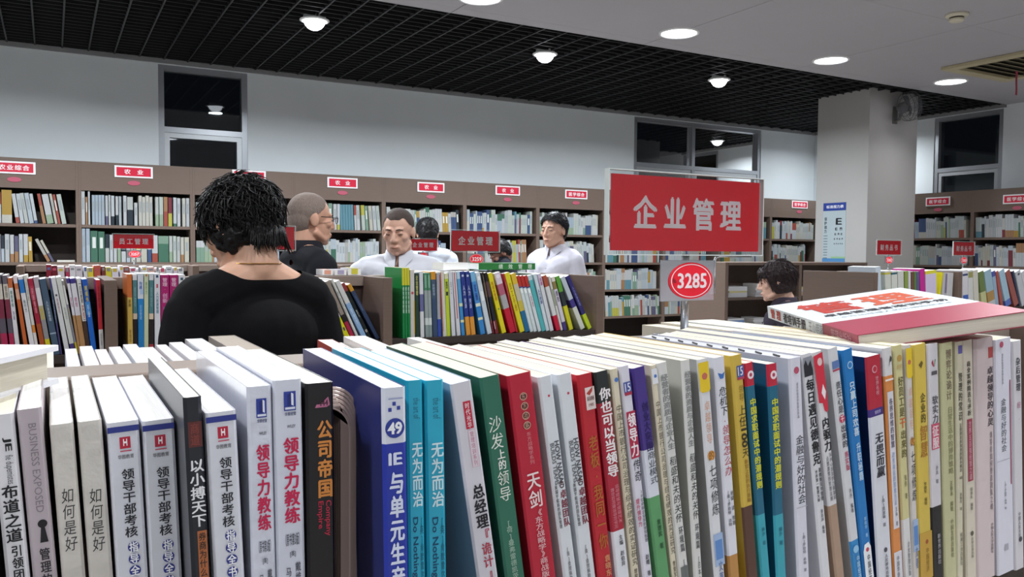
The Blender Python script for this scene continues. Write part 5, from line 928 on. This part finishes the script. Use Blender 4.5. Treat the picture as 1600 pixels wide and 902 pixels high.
lay[0] = {0: px_books(case[0], [(127, 133, 298, WHs, None, .4, 0), (134, 137, 308, 'b98a62', None, .4, 0), (138, 141, 294, WHs, None, .4, 0)] + [(144 + 5 * i, 148.6 + 5 * i, 305, 'b9c7d6', None, .5, 0) for i in range(4)] + [(165, 169, 306, 'd5d7da', '6d6a88', .3, 0), (170, 173, 305, WHs, None, .4, 0), (174, 179, 306, 'd6dbe0', '2f3a44', .3, 0), (181, 185, 307, 'd9dadd', '2f3a44', .35, 0), (186, 190, 307, 'c3ccd0', None, .35, 0), (193, 198, 306, WHs, None, .4, 0), (199, 208, 308, 'd0d3cf', '2f3a44', .55, 0), (210, 215, 317, 'd9dadd', None, .55, 0)] + [(217 + 5.5 * i, 222 + 5.5 * i, 306 + (i % 2) * 2, 'dad6cc', None, .45, 0) for i in range(4)] + [(243, 248, 308, 'd0d3cf', 'a9bfa2', .4, 0), (249, 255, 308, 'cfd8cf', 'a9bfa2', .4, 0), (256, 262, 308, 'b98a62', 'b6584a', .5, 0), (263, 269, 309, '8a3a44', 'd0c85a', .45, 0), (271, 276, 309, 'd6dbe0', '4f7f6a', .1, 0), (277, 282, 310, WHs, None, .4, 0), (285, 290, 310, 'dad6cc', None, .4, 0), (291, 296, 310, 'd5d7da', None, .4, 0)]),
          1: px_books(case[0], [(127, 133, 355, 'b9c7d6', None, .5, 0), (134, 140, 355, 'b9c7d6', 'c9d3dc', .5, 0), (141, 152, 361, '4f7f6a', None, .5, 0), (153, 163, 362, '4f7f6a', None, .4, 0), (164, 170, 366, '2f3a44', 'd0d3cf', .5, 0), (171, 176, 367, 'd6dbe0', None, .4, 0), (177, 182, 367, WHs, None, .4, 0), (183, 188, 368, 'd5d7da', 'a9bfa2', .5, 0), (189, 196, 368, '2f3a44', 'd9dadd', .4, 0), (197, 203, 367, 'd0d3cf', 'c9d3dc', .5, 0), (204, 211, 368, 'dad6cc', None, .5, 0), (212, 219, 370, 'd0c85a', 'dad6cc', .5, 0), (220, 229, 369, 'a9bfa2', 'd8d2c2', .5, 0), (230, 236, 369, 'd6dbe0', '4a5f8c', .5, 0), (237, 246, 368, WHs, 'b6584a', .33, 0), (247, 263, 369, '8fae9a', '4f7f6a', .7, 0), (264, 269, 369, 'd0d3cf', 'a9bfa2', .4, 0), (270, 275, 369, 'cfd8cf', None, .4, 0), (276, 281, 370, 'd0d3cf', None, .4, 0), (282, 287, 371, 'dad6cc', 'b98a62', .3, 0), (288, 295, 371, 'd8d2c2', None, .4, 0)])}
lay[2] = {0: px_books(case[2], [(513, 519, 318, '8fae9a', None, .5, 0), (521, 526, 319, WHs, None, .5, 0), (527, 531, 319, 'd6dbe0', 'd0c85a', .2, 0)] + [(532 + 4.2 * i, 535.9 + 4.2 * i, 320, '6f9fb0', '6f9fb0', .5, -.03) for i in range(5)] + [(554.5, 557.5, 321, 'b6584a', 'd9dadd', .6, -.05), (558, 563, 321, 'd5d7da', None, .5, -.05), (566, 571, 321, 'd0c85a', 'cfd8cf', .6, -.06), (572, 576, 322, '8fae9a', None, .5, -.07), (578, 583, 322, 'd8d2c2', None, .5, -.08), (584, 589, 322, 'd5d7da', None, .5, -.08), (590, 595, 322, 'cfd8cf', None, .5, -.09)])}
PLACE = {-1: {0: 'upper tier, bookcase at the picture edge', 1: 'second tier, bookcase at the picture edge'},
         0: {0: 'upper tier under the first 农业 sign', 1: 'second tier under the first 农业 sign'},
         2: {0: 'upper tier beside the man with glasses'}}
rest = []
GREENS = ['8fae9a', '4f7f6a', 'c9d3dc', 'd6dbe0', '6f9fb0', '4a5f8c', 'd9dadd', 'cfd8cf', 'c3ccd0']
for k in range(-1, 10):
    M = MT(case[k], BY, 0); L_ = lay.get(k, {}); T = []
    for ti in range(4):
        if ti in L_: T.append((ti, L_[ti]))
        elif k >= 1 or ti < 2:
            if ti == 1 and k == 2: T.append((ti, auto(BW, .97)))
            else: T.append((ti, auto(BW, rnd.choice([.97, .97, .9, .8]) if ti else .96, rnd.choice([0, 0, -.05]), GREENS if (k == 4 and ti == 0) else None)))
    for z, bk in fill_case(M, case[k], T, 'books in the tall window wall bookcases', PLACE.get(k)): rest.append((M, z, bk))
for y in (6.395, 5.50, 4.605):
    M = MT(RWX, y + BW, 0, -math.pi / 2)
    for ti in range(3): rest.append((M, TIERS[ti], auto(BW, .96, rnd.choice([0, -.04]))))
mb = MB()
for M, z, bk in rest:
    for (x, th, hh, c, c2, sp, ln) in bk: wall_book(mb, x, th, hh, c, c2, sp, ln, z, M)
o = mb.build('far_books'); tag(o, 'small far rows of mixed pale books in the tall wall bookcases', 'books', None, 'stuff')
p = atY(100, 407, BY + .02)
lying('white book lying flat on the second tier of the bookcase at the picture edge', Vector((atY(103, 405, BY + .09).x, BY + .10, TIERS[1] + .0005)), (.15, .13, .016), math.pi / 2, 'd8d4cc')
# ------------------------------------------------------------ standing signs on the shelf ridges
def stand_sign(x, y, z, text, label, number, w=.219, hc=.083):
    t = thing('stand_sign', label, 'sign', MT(x, y, z), None)
    CH = mat('b9bcc0', .25, metal=.9); GL = mat('fbfdfd', .06, 'pane'); ED = mat('c9d0ce', .15)
    zc0 = .0985; zc1 = zc0 + hc; a, b = -w / 2 - .0055, w / 2 + .004
    mb = MB()
    for y0 in (-.0042, .0030): mb.add([(a, y0, zc0 - .004), (b, y0, zc0 - .004), (b, y0, zc1 + .004), (a, y0, zc1 + .004)], [(0, 1, 2, 3)], GL)
    mb.build('acrylic_sleeve', t)
    mb = MB(); e = .0011
    for p0, p1 in (((a - e, zc0 - .005), (a, zc1 + .005)), ((b, zc0 - .005), (b + e, zc1 + .005)), ((a, zc1 + .004), (b, zc1 + .004 + e)), ((a, zc0 - .004 - e), (b, zc0 - .004))):
        mb.box((p0[0], -.0044, p0[1]), (p1[0], .0032, p1[1]), ED)
    mb.build('sleeve_edge', t)
    mb = MB(); mb.box((-w / 2, -.0018, zc0), (w / 2, .0012, zc1), mat('ee1830', .4)); card = mb.build('red_card', t)
    mb = MB(); cw = .034
    for i, ch in enumerate(text): put_chars(mb, ch, -.0005 + (i - 1.5) * .0425, cw, zc0 + .0615, .0385, -.0020, mat('f2f0f2', .4), .03, 1.0)
    mb.build('title', card)
    mb = MB(); mb.box((-.040, -.001, .041), (.040, .001, .088), CH, bev=.0005); mb.build('tag_plate', t)
    mb = MB(); A = Matrix.Translation((.004, -.0012, .0645)) @ Matrix.Rotation(math.pi / 2, 4, 'X')
    mb.lathe([(.5, 0), (.5, .0006)], mat('ee1830', .4), 36, A @ Matrix.Diagonal((.066, .042, 1, 1))); oval = mb.build('number_oval', t)
    mb = MB(); n = 40; vs = []
    for r in (.455, .435): vs += [(.004 + r * .066 * math.cos(2 * math.pi * k / n), -.0021, .0645 + r * .042 * math.sin(2 * math.pi * k / n)) for k in range(n)]
    mb.add(vs, [(k, (k + 1) % n, n + (k + 1) % n, n + k) for k in range(n)], mat('f2e4e8', .4))
    put_text(mb, number, -.0165, .0275, .0555, .0735, -.0021, mat('f2e4e8', .4), .025); put_text(mb, 'No.', -.0235, -.018, .062, .068, -.0021, mat('6a2030', .4), .01)
    mb.build('number', oval)
    mb = MB(); mb.tube([(0, .004, .003), (0, .004, .095)], .0046, CH, 12); mb.build('pole', t, True)
    mb = MB(); mb.tube([(.041, 0, .048), (.041, 0, .086), (.0425, 0, .0905), (.047, 0, .0928), (w / 2 - .01, 0, .0932)], .0016, CH, 8); mb.build('bent_wire', t, True)
    mb = MB(); mb.box((-.032, -.018, 0), (.032, .022, .003), CH, bev=.001); mb.build('base_plate', t)
    return t
p = atY(1076, 330, .722)
stand_sign(p.x, .722, CAPZ, '企业管理', 'large red 企业管理 sign with number 3285 on the front shelf', '3285')
p = atY(743, 376, 3.072); stand_sign(p.x, 3.072, CAPZ, '企业管理', 'red 企业管理 sign on the second row behind the green lying book', '3259')
p = atY(413, 375, 3.072); stand_sign(p.x, 3.072, CAPZ, '企业管理', 'red sign almost hidden behind the head of the woman in black', '3258')
p = atY(1389, 384, 3.205); stand_sign(p.x, 3.205, CAPZ, '财务丛书', 'small red 财务丛书 sign before the column', '3262')
p = atY(1506, 385, 3.205); stand_sign(p.x, 3.205, CAPZ, '财务丛书', 'small red 财务丛书 sign beside the side wall bookcase', '3263')
p = atY(209, 376, 5.425); stand_sign(p.x, 5.425, CAPZ, '员工管理', 'red 员工管理 sign on the third row before the dark green volumes', '3257')
p = atY(661, 382, 5.425); stand_sign(p.x, 5.425, CAPZ, '企业管理', 'red 企业管理 sign on the third row behind the man facing forward', '3260')
# ------------------------------------------------------------ people
def capsule(bm, a, b, r0, r1, seg=14):
    a, b = Vector(a), Vector(b); ax = (b - a); L_ = ax.length; q = ax.normalized().to_track_quat('Z', 'Y').to_matrix()
    rings = []
    for i in range(5): t = -math.pi / 2 + i * math.pi / 8; rings.append((r0 * math.cos(t), r0 * math.sin(t)))
    for i in range(5): t = i * math.pi / 8; rings.append((r1 * math.cos(t), L_ + r1 * math.sin(t)))
    prev = None
    for r, z in rings:
        if r < 1e-6: r = 1e-4
        cur = [bm.verts.new(a + q @ Vector((r * math.cos(2 * math.pi * k / seg), r * math.sin(2 * math.pi * k / seg), z))) for k in range(seg)]
        if prev:
            for k in range(seg): bm.faces.new((prev[k], prev[(k + 1) % seg], cur[(k + 1) % seg], cur[k]))
        else: bm.faces.new(cur[::-1])
        prev = cur
    bm.faces.new(prev)
def ellip(bm, c, r, R=None):
    T = Matrix.Translation(Vector(c)) @ (R.to_4x4() if R is not None else Matrix.Identity(4)) @ Matrix.Diagonal((*r, 1))
    bmesh.ops.create_uvsphere(bm, u_segments=20, v_segments=14, radius=1, matrix=T)
def remesh(bm, voxel, smooth, name, material, parent, cut=None, displace=None, edge_smooth=14):
    me = bpy.data.meshes.new(name); bmesh.ops.recalc_face_normals(bm, faces=bm.faces[:]); bm.to_mesh(me); bm.free()
    o = bpy.data.objects.new(name, me); COL.objects.link(o)
    m = o.modifiers.new('r', 'REMESH'); m.mode = 'VOXEL'; m.voxel_size = voxel; m.use_smooth_shade = True
    if smooth: s = o.modifiers.new('s', 'SMOOTH'); s.iterations = smooth; s.factor = .5
    bpy.context.view_layer.update()
    ev = o.evaluated_get(bpy.context.evaluated_depsgraph_get()); out = bpy.data.meshes.new_from_object(ev)
    bpy.data.objects.remove(o); bpy.data.meshes.remove(me)
    out.materials.clear(); out.materials.append(material)
    if cut or displace:
        b = bmesh.new(); b.from_mesh(out)
        if displace:
            b.normal_update()
            for v in b.verts: v.co += v.normal * displace(v.co)
        if cut:
            bmesh.ops.delete(b, geom=[v for v in b.verts if cut(v.co)], context='VERTS')
            for _ in range(edge_smooth):          # even out the cut edge
                nb = {v: [e.other_vert(v) for e in v.link_edges if e.is_boundary] for v in b.verts if v.is_boundary}
                new = {v: (v.co * 2 + sum((q.co for q in n), Vector())) / (2 + len(n)) for v, n in nb.items() if n}
                for v, c in new.items(): v.co = c
        b.to_mesh(out); b.free()
    out.polygons.foreach_set('use_smooth', [True] * len(out.polygons)); out.update()
    return link(name, out, parent)
from mathutils import noise as mnoise
def hand(bm, w, d, s, k):
    """Wrist w, forearm direction d, s = +1 left hand, k = scale; relaxed curl, thumb on the side of the palm."""
    d = d.normalized(); up = Vector((0, 0, 1)); side = d.cross(up).normalized() * s; nrm = side.cross(d).normalized() * s
    if nrm.z > 0: nrm = -nrm
    pc = w + d * .045 * k
    R = Matrix((side, d, nrm)).transposed(); ellip(bm, pc, (.040 * k, .052 * k, .016 * k), R)
    for i, L_ in enumerate((.070, .078, .073, .058)):
        b0 = w + d * .088 * k + side * (.030 - .020 * i) * k
        m1 = b0 + (d * .85 + nrm * .35).normalized() * L_ * .5 * k; m2 = m1 + (d * .45 + nrm * .9).normalized() * L_ * .5 * k
        capsule(bm, b0 - d * .02 * k, m1, .0088 * k, .0082 * k, 8); capsule(bm, m1, m2, .0082 * k, .007 * k, 8)
    t0 = w + d * .03 * k + side * .032 * k; t1 = t0 + (side * .8 + d * .7 + nrm * .2).normalized() * .035 * k; t2 = t1 + (d * .9 + nrm * .5 + side * .1).normalized() * .03 * k
    capsule(bm, t0, t1, .012 * k, .0105 * k, 8); capsule(bm, t1, t2, .0105 * k, .0085 * k, 8)
def person(label, X, Y, yaw, H, head, hp, hy, hr=0.0, lean=0.0, skin='c99a80', hair=None, shirt='black', shirtcol='101013', arms=None, female=False, trousers='2a2c34', wide=1.0):
    """head: centre of the head in body space (height 1.70 figure); hp / hy / hr: its pitch, yaw and roll."""
    S = H / 1.70
    HS = .93 if hair[1] == 'wavy' else 1.0
    t = thing('person', label, 'person', MT(X, Y, 0, yaw) @ Matrix.Diagonal((S, S, S, 1)))
    sh = lambda p: Vector((p[0] * wide, p[1] - lean * max(0, p[2] - 1.0), p[2]))
    HM = Matrix.Translation(head) @ Matrix.Rotation(hy, 4, 'Z') @ Matrix.Rotation(hr, 4, 'Y') @ Matrix.Rotation(hp, 4, 'X') @ Matrix.Scale(HS, 4)
    HR = HM.to_3x3() ; hpt = lambda p: HM @ Vector(p)
    SK = mat(skin, .5, 'skin')
    f = .94 if female else 1.0
    if arms is None: arms = [((.175, .02, 1.375), (.225, .06, 1.09), (.20, -.16, .98)), ((-.175, .02, 1.375), (-.225, .06, 1.09), (-.20, -.16, .98))]
    bm = bmesh.new(); he = lambda c, r, R=None: ellip(bm, hpt(c), r, HR if R is None else HR @ R)
    hc = lambda a, b, r0, r1: capsule(bm, hpt(a), hpt(b), r0, r1)
    he((0, .014, .03), (.076, .094, .084)); he((0, -.028, -.03), (.060 * f, .062, .084)); he((0, -.040, -.078), (.050 * f, .046, .034)); he((0, -.068, -.098), (.021, .018, .015))
    hc((0, -.086, .012), (0, -.104, -.024), .0075, .011); he((0, -.104, -.030), (.013, .011, .010)); he((.012, -.094, -.033), (.008, .010, .007)); he((-.012, -.094, -.033), (.008, .010, .007))
    hc((-.040, -.070, .024), (-.014, -.083, .024), .009, .009); hc((.040, -.070, .024), (.014, -.083, .024), .009, .009)
    for s in (-1, 1):
        he((s * .043 * f, -.058, -.018), (.020, .022, .020)); he((s * .031, -.076, .005), (.015, .011, .010))
        he((s * .077, .014, -.008), (.008, .019, .031), Matrix.Rotation(s * .35, 3, 'Z')); he((s * .073, .004, -.014), (.008, .010, .018))
        hc((s * .05, .0, -.06), (s * .036, -.05, -.086), .018, .014)
    he((0, -.0875, -.0615), (.022, .010, .0058)); he((0, -.0865, -.073), (.019, .010, .0062)); he((0, -.080, -.066), (.03, .012, .018))
    nb = sh((0, .035, 1.455)); hn = hpt((0, .028, -.055)); hn2 = hpt((0, .012, -.085))
    rn = .050 if female else .057
    capsule(bm, hn, nb, rn, rn + .006); capsule(bm, hn2, sh((0, .005, 1.43)), rn * .8, rn * .9)
    for s in (-1, 1):
        capsule(bm, nb + Vector((0, 0, -.01)), sh((s * .14, .03, 1.405 if shirt != 'scoop' else 1.378)), .050, .046)
        capsule(bm, sh((s * .05, .0, 1.34)), sh((s * .13, .01, 1.37)), .09, .06)
    for z, rx, ry in ((1.30, .155, .105), (1.20, .150, .105), (1.08, .130, .098), (.98, .145, .105), (.90, .155, .110)): ellip(bm, sh((0, .02, z)), (rx * wide, ry, .10))
    for s in (-1, 1):
        capsule(bm, (s * .085, .02, .88), (s * .095, .01, .50), .082, .058); capsule(bm, (s * .095, .01, .50), (s * .10, .035, .09), .056, .036); capsule(bm, (s * .10, .045, .05), (s * .115, -.12, .03), .038, .028)
    for i, (a, b, c) in enumerate(arms):
        a, b, c = sh(a), sh(b), sh(c); capsule(bm, a, b, .048, .040); capsule(bm, b, c, .039, .027); hand(bm, c, c - b, 1 if i == 0 else -1, .95 if female else 1.0)
    remesh(bm, .0048, 2, 'body', SK, t)
    # clothes
    SH = mat(shirtcol, .85 if shirt != 'white' else .7, 'fabric', spec=.15)
    bm = bmesh.new(); g = .012
    for s in (-1, 1):
        capsule(bm, sh((0, .035, 1.425)), sh((s * .145, .028, 1.400 if shirt != 'scoop' else 1.375)), .058 + g * .4, .050 + g); capsule(bm, sh((s * .05, .0, 1.34)), sh((s * .13, .01, 1.37)), .09 + g, .062 + g)
    for z, rx, ry in ((1.30, .158, .108), (1.20, .155, .108), (1.10, .145, .106), (1.0, .150, .110), (.92, .158, .114)): ellip(bm, sh((0, .02, z)), ((rx + g) * wide, ry + g, .10))
    for a, b, c in arms:
        a, b, c = sh(a), sh(b), sh(c); capsule(bm, a, b, .052 + g, .044 + g)
        if shirt != 'short': capsule(bm, b, b + (c - b) * .92, .044 + g, .030 + g)
    nb2 = sh((0, .02, 1.44))
    if female and shirt == 'scoop': cut = lambda p: p.z > 1.428 + .55 * max(0, abs(p.x + .012) - .06) and abs(p.x + .012) < .12 or (p.z > 1.36 and p.y < -.02 and abs(p.x) < .09)
    else: cut = lambda p: ((p.x - nb2.x) / .066) ** 2 + ((p.y - nb2.y) / .075) ** 2 < 1 and p.z > (1.395 if p.y < nb2.y else 1.34)
    remesh(bm, .0065 if shirt == 'scoop' else .0085, 5, 'shirt', SH, t, cut, lambda p: .0035 * mnoise.noise(p * 9) + .0012 * mnoise.noise(p * 30))
    if shirt != 'scoop':          # folded collar
        mb = MB(); n = 40; vs = []
        for k in range(n + 1):
            a = -math.pi / 2 + .12 + (2 * math.pi - .24) * k / n; cx, cy = math.cos(a), math.sin(a); fr = max(0, -cy) ** 3
            c0 = sh((0, .02, 1.0)); dx, dy = c0.x, nb2.y
            zt = nb2.z + .052 - .030 * fr; zb = nb2.z + .012 - .062 * fr
            for rx, ry, z in ((.058, .064, zb + .02), (.062, .067, zt), (.067, .072, zt + .001), (.080 + .012 * fr, .084 + .016 * fr, zb)): vs.append((dx + rx * cx, dy + ry * cy, z))
        fs = [(4 * k + j, 4 * k + j + 1, 4 * k + j + 5, 4 * k + j + 4) for k in range(n) for j in range(3)]
        mb.add(vs, fs, SH); mb.build('collar', t, True)
        mb = MB()
        for k in range(5): mb.ball(sh((0, -.108 - .006 * min(k, 2), 1.33 - k * .085)), (.006, .003, .006), mat('c9ccd2' if shirt == 'white' or shirt == 'short' else '1c1c20', .3), u=10, v=6)
        mb.build('buttons', t, True)
    bm = bmesh.new()
    for z, rx, ry in ((.95, .165, .120), (.88, .168, .124)): ellip(bm, (0, .02, z), (rx, ry, .075))
    for s in (-1, 1): capsule(bm, (s * .085, .02, .86), (s * .095, .012, .50), .098, .076); capsule(bm, (s * .095, .012, .50), (s * .10, .035, .10), .074, .060)
    remesh(bm, .011, 4, 'trousers', mat(trousers, .8, 'fabric'), t)
    for s in (-1, 1):
        bm = bmesh.new(); capsule(bm, (s * .10, .055, .045), (s * .117, -.135, .034), .046, .037); capsule(bm, (s * .10, .055, .018), (s * .117, -.135, .018), .046, .040)
        remesh(bm, .007, 2, 'shoe', mat('1b1a1c', .4), t, None, lambda p: 0).data.transform(Matrix.Diagonal((1, 1, 1, 1)))
    # hair, brows, eyes
    hc_, kind = hair
    HC = mat(hc_, .45 if kind != 'buzz' else .8, 'hair', spec=.3)
    bm = bmesh.new(); th = {'buzz': .0014, 'short': .010, 'crop': .011, 'bob': .016, 'wavy': .009}[kind]
    ellip(bm, (0, .016, .032), (.077 + th, .095 + th, .085 + th))
    ellip(bm, (0, .045, .0), (.068 + th, .062 + th, .080 + th))
    if kind == 'bob':
        for s in (-1, 1): ellip(bm, (s * .058, .015, -.02), (.028, .062, .075))
        ellip(bm, (0, -.062, .062), (.066, .036, .036))
    if kind == 'wavy':
        for s in (-1, 1): ellip(bm, (s * .060, .012, -.012), (.026, .056, .062))
        ellip(bm, (0, .05, -.030), (.062, .056, .060)); ellip(bm, (0, -.05, .055), (.066, .05, .045))
    F0 = {'buzz': Vector((0, -.066, .066)), 'short': Vector((0, -.075, .062)), 'crop': Vector((0, -.072, .066)), 'bob': Vector((0, -.095, .035)), 'wavy': Vector((0, -.09, .03))}[kind]
    nn = Vector((0, .60, .80)).normalized() if kind in ('buzz', 'short', 'crop') else Vector((0, .80, .60)).normalized()
    def keep(p):
        if kind in ('bob', 'wavy'):
            return nn.dot(p - F0) > 0 and p.z > (-.075 if kind == 'bob' else -.080) and not (p.y < -.03 and p.z < .028 and abs(p.x) < .066)
        j = .006 * mnoise.noise(p * 70) + .004 * mnoise.noise(p * 200)
        return nn.dot(p - F0) > j + (.02 * max(0, 1 - abs(abs(p.x) - .045) / .02) if kind == 'buzz' and p.y < -.03 else 0) or (p.y > .034 + j and p.z > -.078 + j)
    amp = {'buzz': .0006, 'short': .004, 'crop': .003, 'bob': .005, 'wavy': .010}[kind]
    o = remesh(bm, .004, 1, 'hair', HC, t, lambda p: not keep(p), lambda p: amp * mnoise.noise(p * Vector((60, 60, 25)).length * .6) + amp * .5 * mnoise.noise(p * 120))
    o.data.transform(HM)
    if kind in ('wavy', 'bob', 'short', 'crop'):
        r = random.Random(hash(label) % 999 if False else len(label)); mb = MB()
        N_ = {'wavy': 1500, 'bob': 500, 'short': 420, 'crop': 600}[kind]; LL = {'wavy': .055, 'bob': .055, 'short': .026, 'crop': .028}[kind]
        for _ in range(N_):
            while True:
                v = Vector((r.gauss(0, 1), r.gauss(0, 1), r.gauss(0, 1))).normalized(); p = Vector((v.x * (.074 + th), .018 + v.y * (.094 + th), .030 + v.z * (.084 + th)))
                if keep(p): break
            tan = (Vector((0, .25, -1)) - v * v.dot(Vector((0, .25, -1)))).normalized()
            sd = v.cross(tan).normalized(); pts = []; ph = r.uniform(0, 6.28); L_ = LL * r.uniform(.6, 1.15); cu = r.uniform(.1, .35) * (1 if kind == 'wavy' else .4)
            for k in range(7):
                u = k / 6; q = p + tan * (L_ * u) + sd * (math.sin(ph + u * 4.5) * L_ * cu) + v * (.003 + (.008 if kind == 'wavy' else .004) * math.sin(u * 2.6) * (.5 + .5 * math.sin(ph)))
                # keep the lock outside the skull
                e = Vector((q.x / (.074 + th * .6), (q.y - .018) / (.094 + th * .6), (q.z - .03) / (.084 + th * .6)))
                if e.length < 1 and q.z > .0: e = e / e.length; q = Vector((e.x * (.074 + th * .6), .018 + e.y * (.094 + th * .6), .03 + e.z * (.084 + th * .6)))
                pts.append(q)
            r0 = r.uniform(.0015, .0030) * (1 if kind in ('wavy', 'bob') else .9)
            mb.tube([HM @ q for q in pts], [r0 * (1 - .75 * (k / 6) ** 1.5) for k in range(7)], HC, 4)
        if kind == 'wavy':
            for _ in range(420):
                x = r.uniform(-.062, .062); y0_ = .108 - 7.5 * x * x; z0_ = r.uniform(-.055, .005); L_ = r.uniform(.03, .055); ph = r.uniform(-.35, .35)
                pts = [HM @ Vector((x + ph * L_ * u * u, y0_ + .003 - .012 * u, z0_ - L_ * u)) for u in (0, .25, .5, .75, 1)]
                mb.tube(pts, [.0022, .0024, .002, .0014, .0005], HC, 4)
        lk = mb.build('hair_locks', o, True)
    mb = MB(); BR = mat(hc_ if kind != 'buzz' else '2c2522', .7)
    for s in (-1, 1):
        mb.tube([hpt((s * .014, -.0915, .0225)), hpt((s * .030, -.0885, .026)), hpt((s * .046, -.0765, .021))], [.0022, .0026, .0010], BR, 6)
    mb.build('eyebrows', t, True)
    mb = MB()
    for s in (-1, 1):
        mb.tube([hpt((s * (.020 + .0055 * k), -.0868 + .0014 * (k - 1.2) ** 2 * .6, .0005 - .0016 * math.sin(k * .9))) for k in range(5)], [.0012, .0018, .002, .0018, .001], mat('1d1614', .5), 6)
    mb.build('eyelids', t, True)
    mb = MB(); mb.tube([hpt((-.021, -.0885, -.0665)), hpt((-.008, -.0965, -.0672)), hpt((.008, -.0965, -.0672)), hpt((.021, -.0885, -.0665))], [.0012, .0026, .0026, .0012], mat('8c5248', .5), 6); mb.build('mouth', t, True)
    return t, HM, sh
# woman in black, back to the viewer
p = atY(402, 470, 1.99)
t, HM, sh = person('woman in black long-sleeved top with short wavy black hair, seen from behind', p.x, 1.985, math.pi + .22, 1.705, Vector((.016, -.060, 1.548)), .40, .42, .0, .10, 'dcae94', ('0f0e10', 'wavy'), 'scoop', '0d0d10', [((.166, .02, 1.345), (.232, .03, 1.09), (.13, -.22, 1.10)), ((-.166, .02, 1.345), (-.232, .03, 1.09), (-.10, -.22, 1.10))], True, '23242a', .90)
mb = MB(); c0 = sh((0, .028, 1.468))
mb.tube([c0 + Vector((.0625 * math.cos(a * math.pi / 24), .064 * math.sin(a * math.pi / 24), -.030 * max(0, -math.sin(a * math.pi / 24)) - .004)) for a in range(48)], .0013, mat('b58a4a', .3, metal=.9), 6, True); mb.build('necklace', t, True)
# man with glasses, turned to the right
p = atY(483, 470, 3.78)
t, HM, sh = person('man with glasses and cropped grey hair in a dark collared shirt, facing sideways', p.x, 3.78, 1.70, 1.76, Vector((0, -.012, 1.588)), .06, -.02, 0, .02, 'd8a88f', ('85776f', 'buzz'), 'dark', '23242a', None, False)
mb = MB(); FRM = mat('201c1c', .35)
for s in (-1, 1):
    mb.tube([HM @ Vector((s * .033 + .023 * math.cos(a * math.pi / 12), -.1065 + .004 * math.cos(a * math.pi / 12) * -s * -1, .004 + .016 * math.sin(a * math.pi / 12))) for a in range(24)], .0016, FRM, 6, True)
    mb.tube([HM @ Vector((s * .056, -.104, .010)), HM @ Vector((s * .078, -.06, .012)), HM @ Vector((s * .082, -.012, .010))], .0019, FRM, 6)
mb.tube([HM @ Vector((-.011, -.107, .008)), HM @ Vector((0, -.111, .011)), HM @ Vector((.011, -.107, .008))], .0016, FRM, 6); mb.build('glasses_frame', t, True)
# man in white facing forward
p = atY(624, 420, 3.98)
t, HM, sh = person('man with shaved greying hair in a white shirt, looking down at the shelf', p.x, 3.98, -.52, 1.715, Vector((0, -.035, 1.585)), .20, -.12, 0, .05, 'e0b49e', ('4a403c', 'buzz'), 'white', 'd5d9e2', [((.178, .02, 1.37), (.24, .02, 1.10), (.12, -.24, 1.06)), ((-.178, .02, 1.37), (-.24, .02, 1.10), (-.12, -.24, 1.06))], False, '2b2d36', 1.12)
# man with his back turned, behind the third row
p = atY(668, 400, 6.15)
person('black haired man in pale shirt, back turned, behind the third row red sign', p.x, 6.15, 2.76, 1.77, Vector((0, -.05, 1.575)), .40, .05, 0, .08, 'c9987f', ('141113', 'crop'), 'short', 'c6ccd6', None, False)
# dark figure bowed behind the small sign
p = atY(800, 400, 6.3)
person('person in a dark top bowed over, partly behind the small red sign', p.x + .02, 6.3, -1.9, 1.66, Vector((0, -.13, 1.52)), .75, .1, 0, .30, '8a6152', ('141214', 'short'), 'dark', '1c1e26', None, False)
# young man in white
p = atY(866, 420, 5.0)
person('young man with short black hair in a white shirt, standing past the third row', p.x, 5.0, -1.1, 1.775, Vector((0, -.015, 1.588)), .06, -.05, 0, .02, 'd8aa94', ('17151a', 'crop'), 'white', 'd6d6e2', None, False, '30323c', .9)
# woman in the gap at the right
p = atY(1222, 445, 3.02)
person('woman with short dark hair bowed to the side beyond the tilted book', p.x + .015, 3.02, -2.3, 1.455, Vector((0, -.05, 1.585)), .16, 0, 0, .04, 'e0b6a2', ('2a1e20', 'bob'), 'dark', '3a3440', None, True)
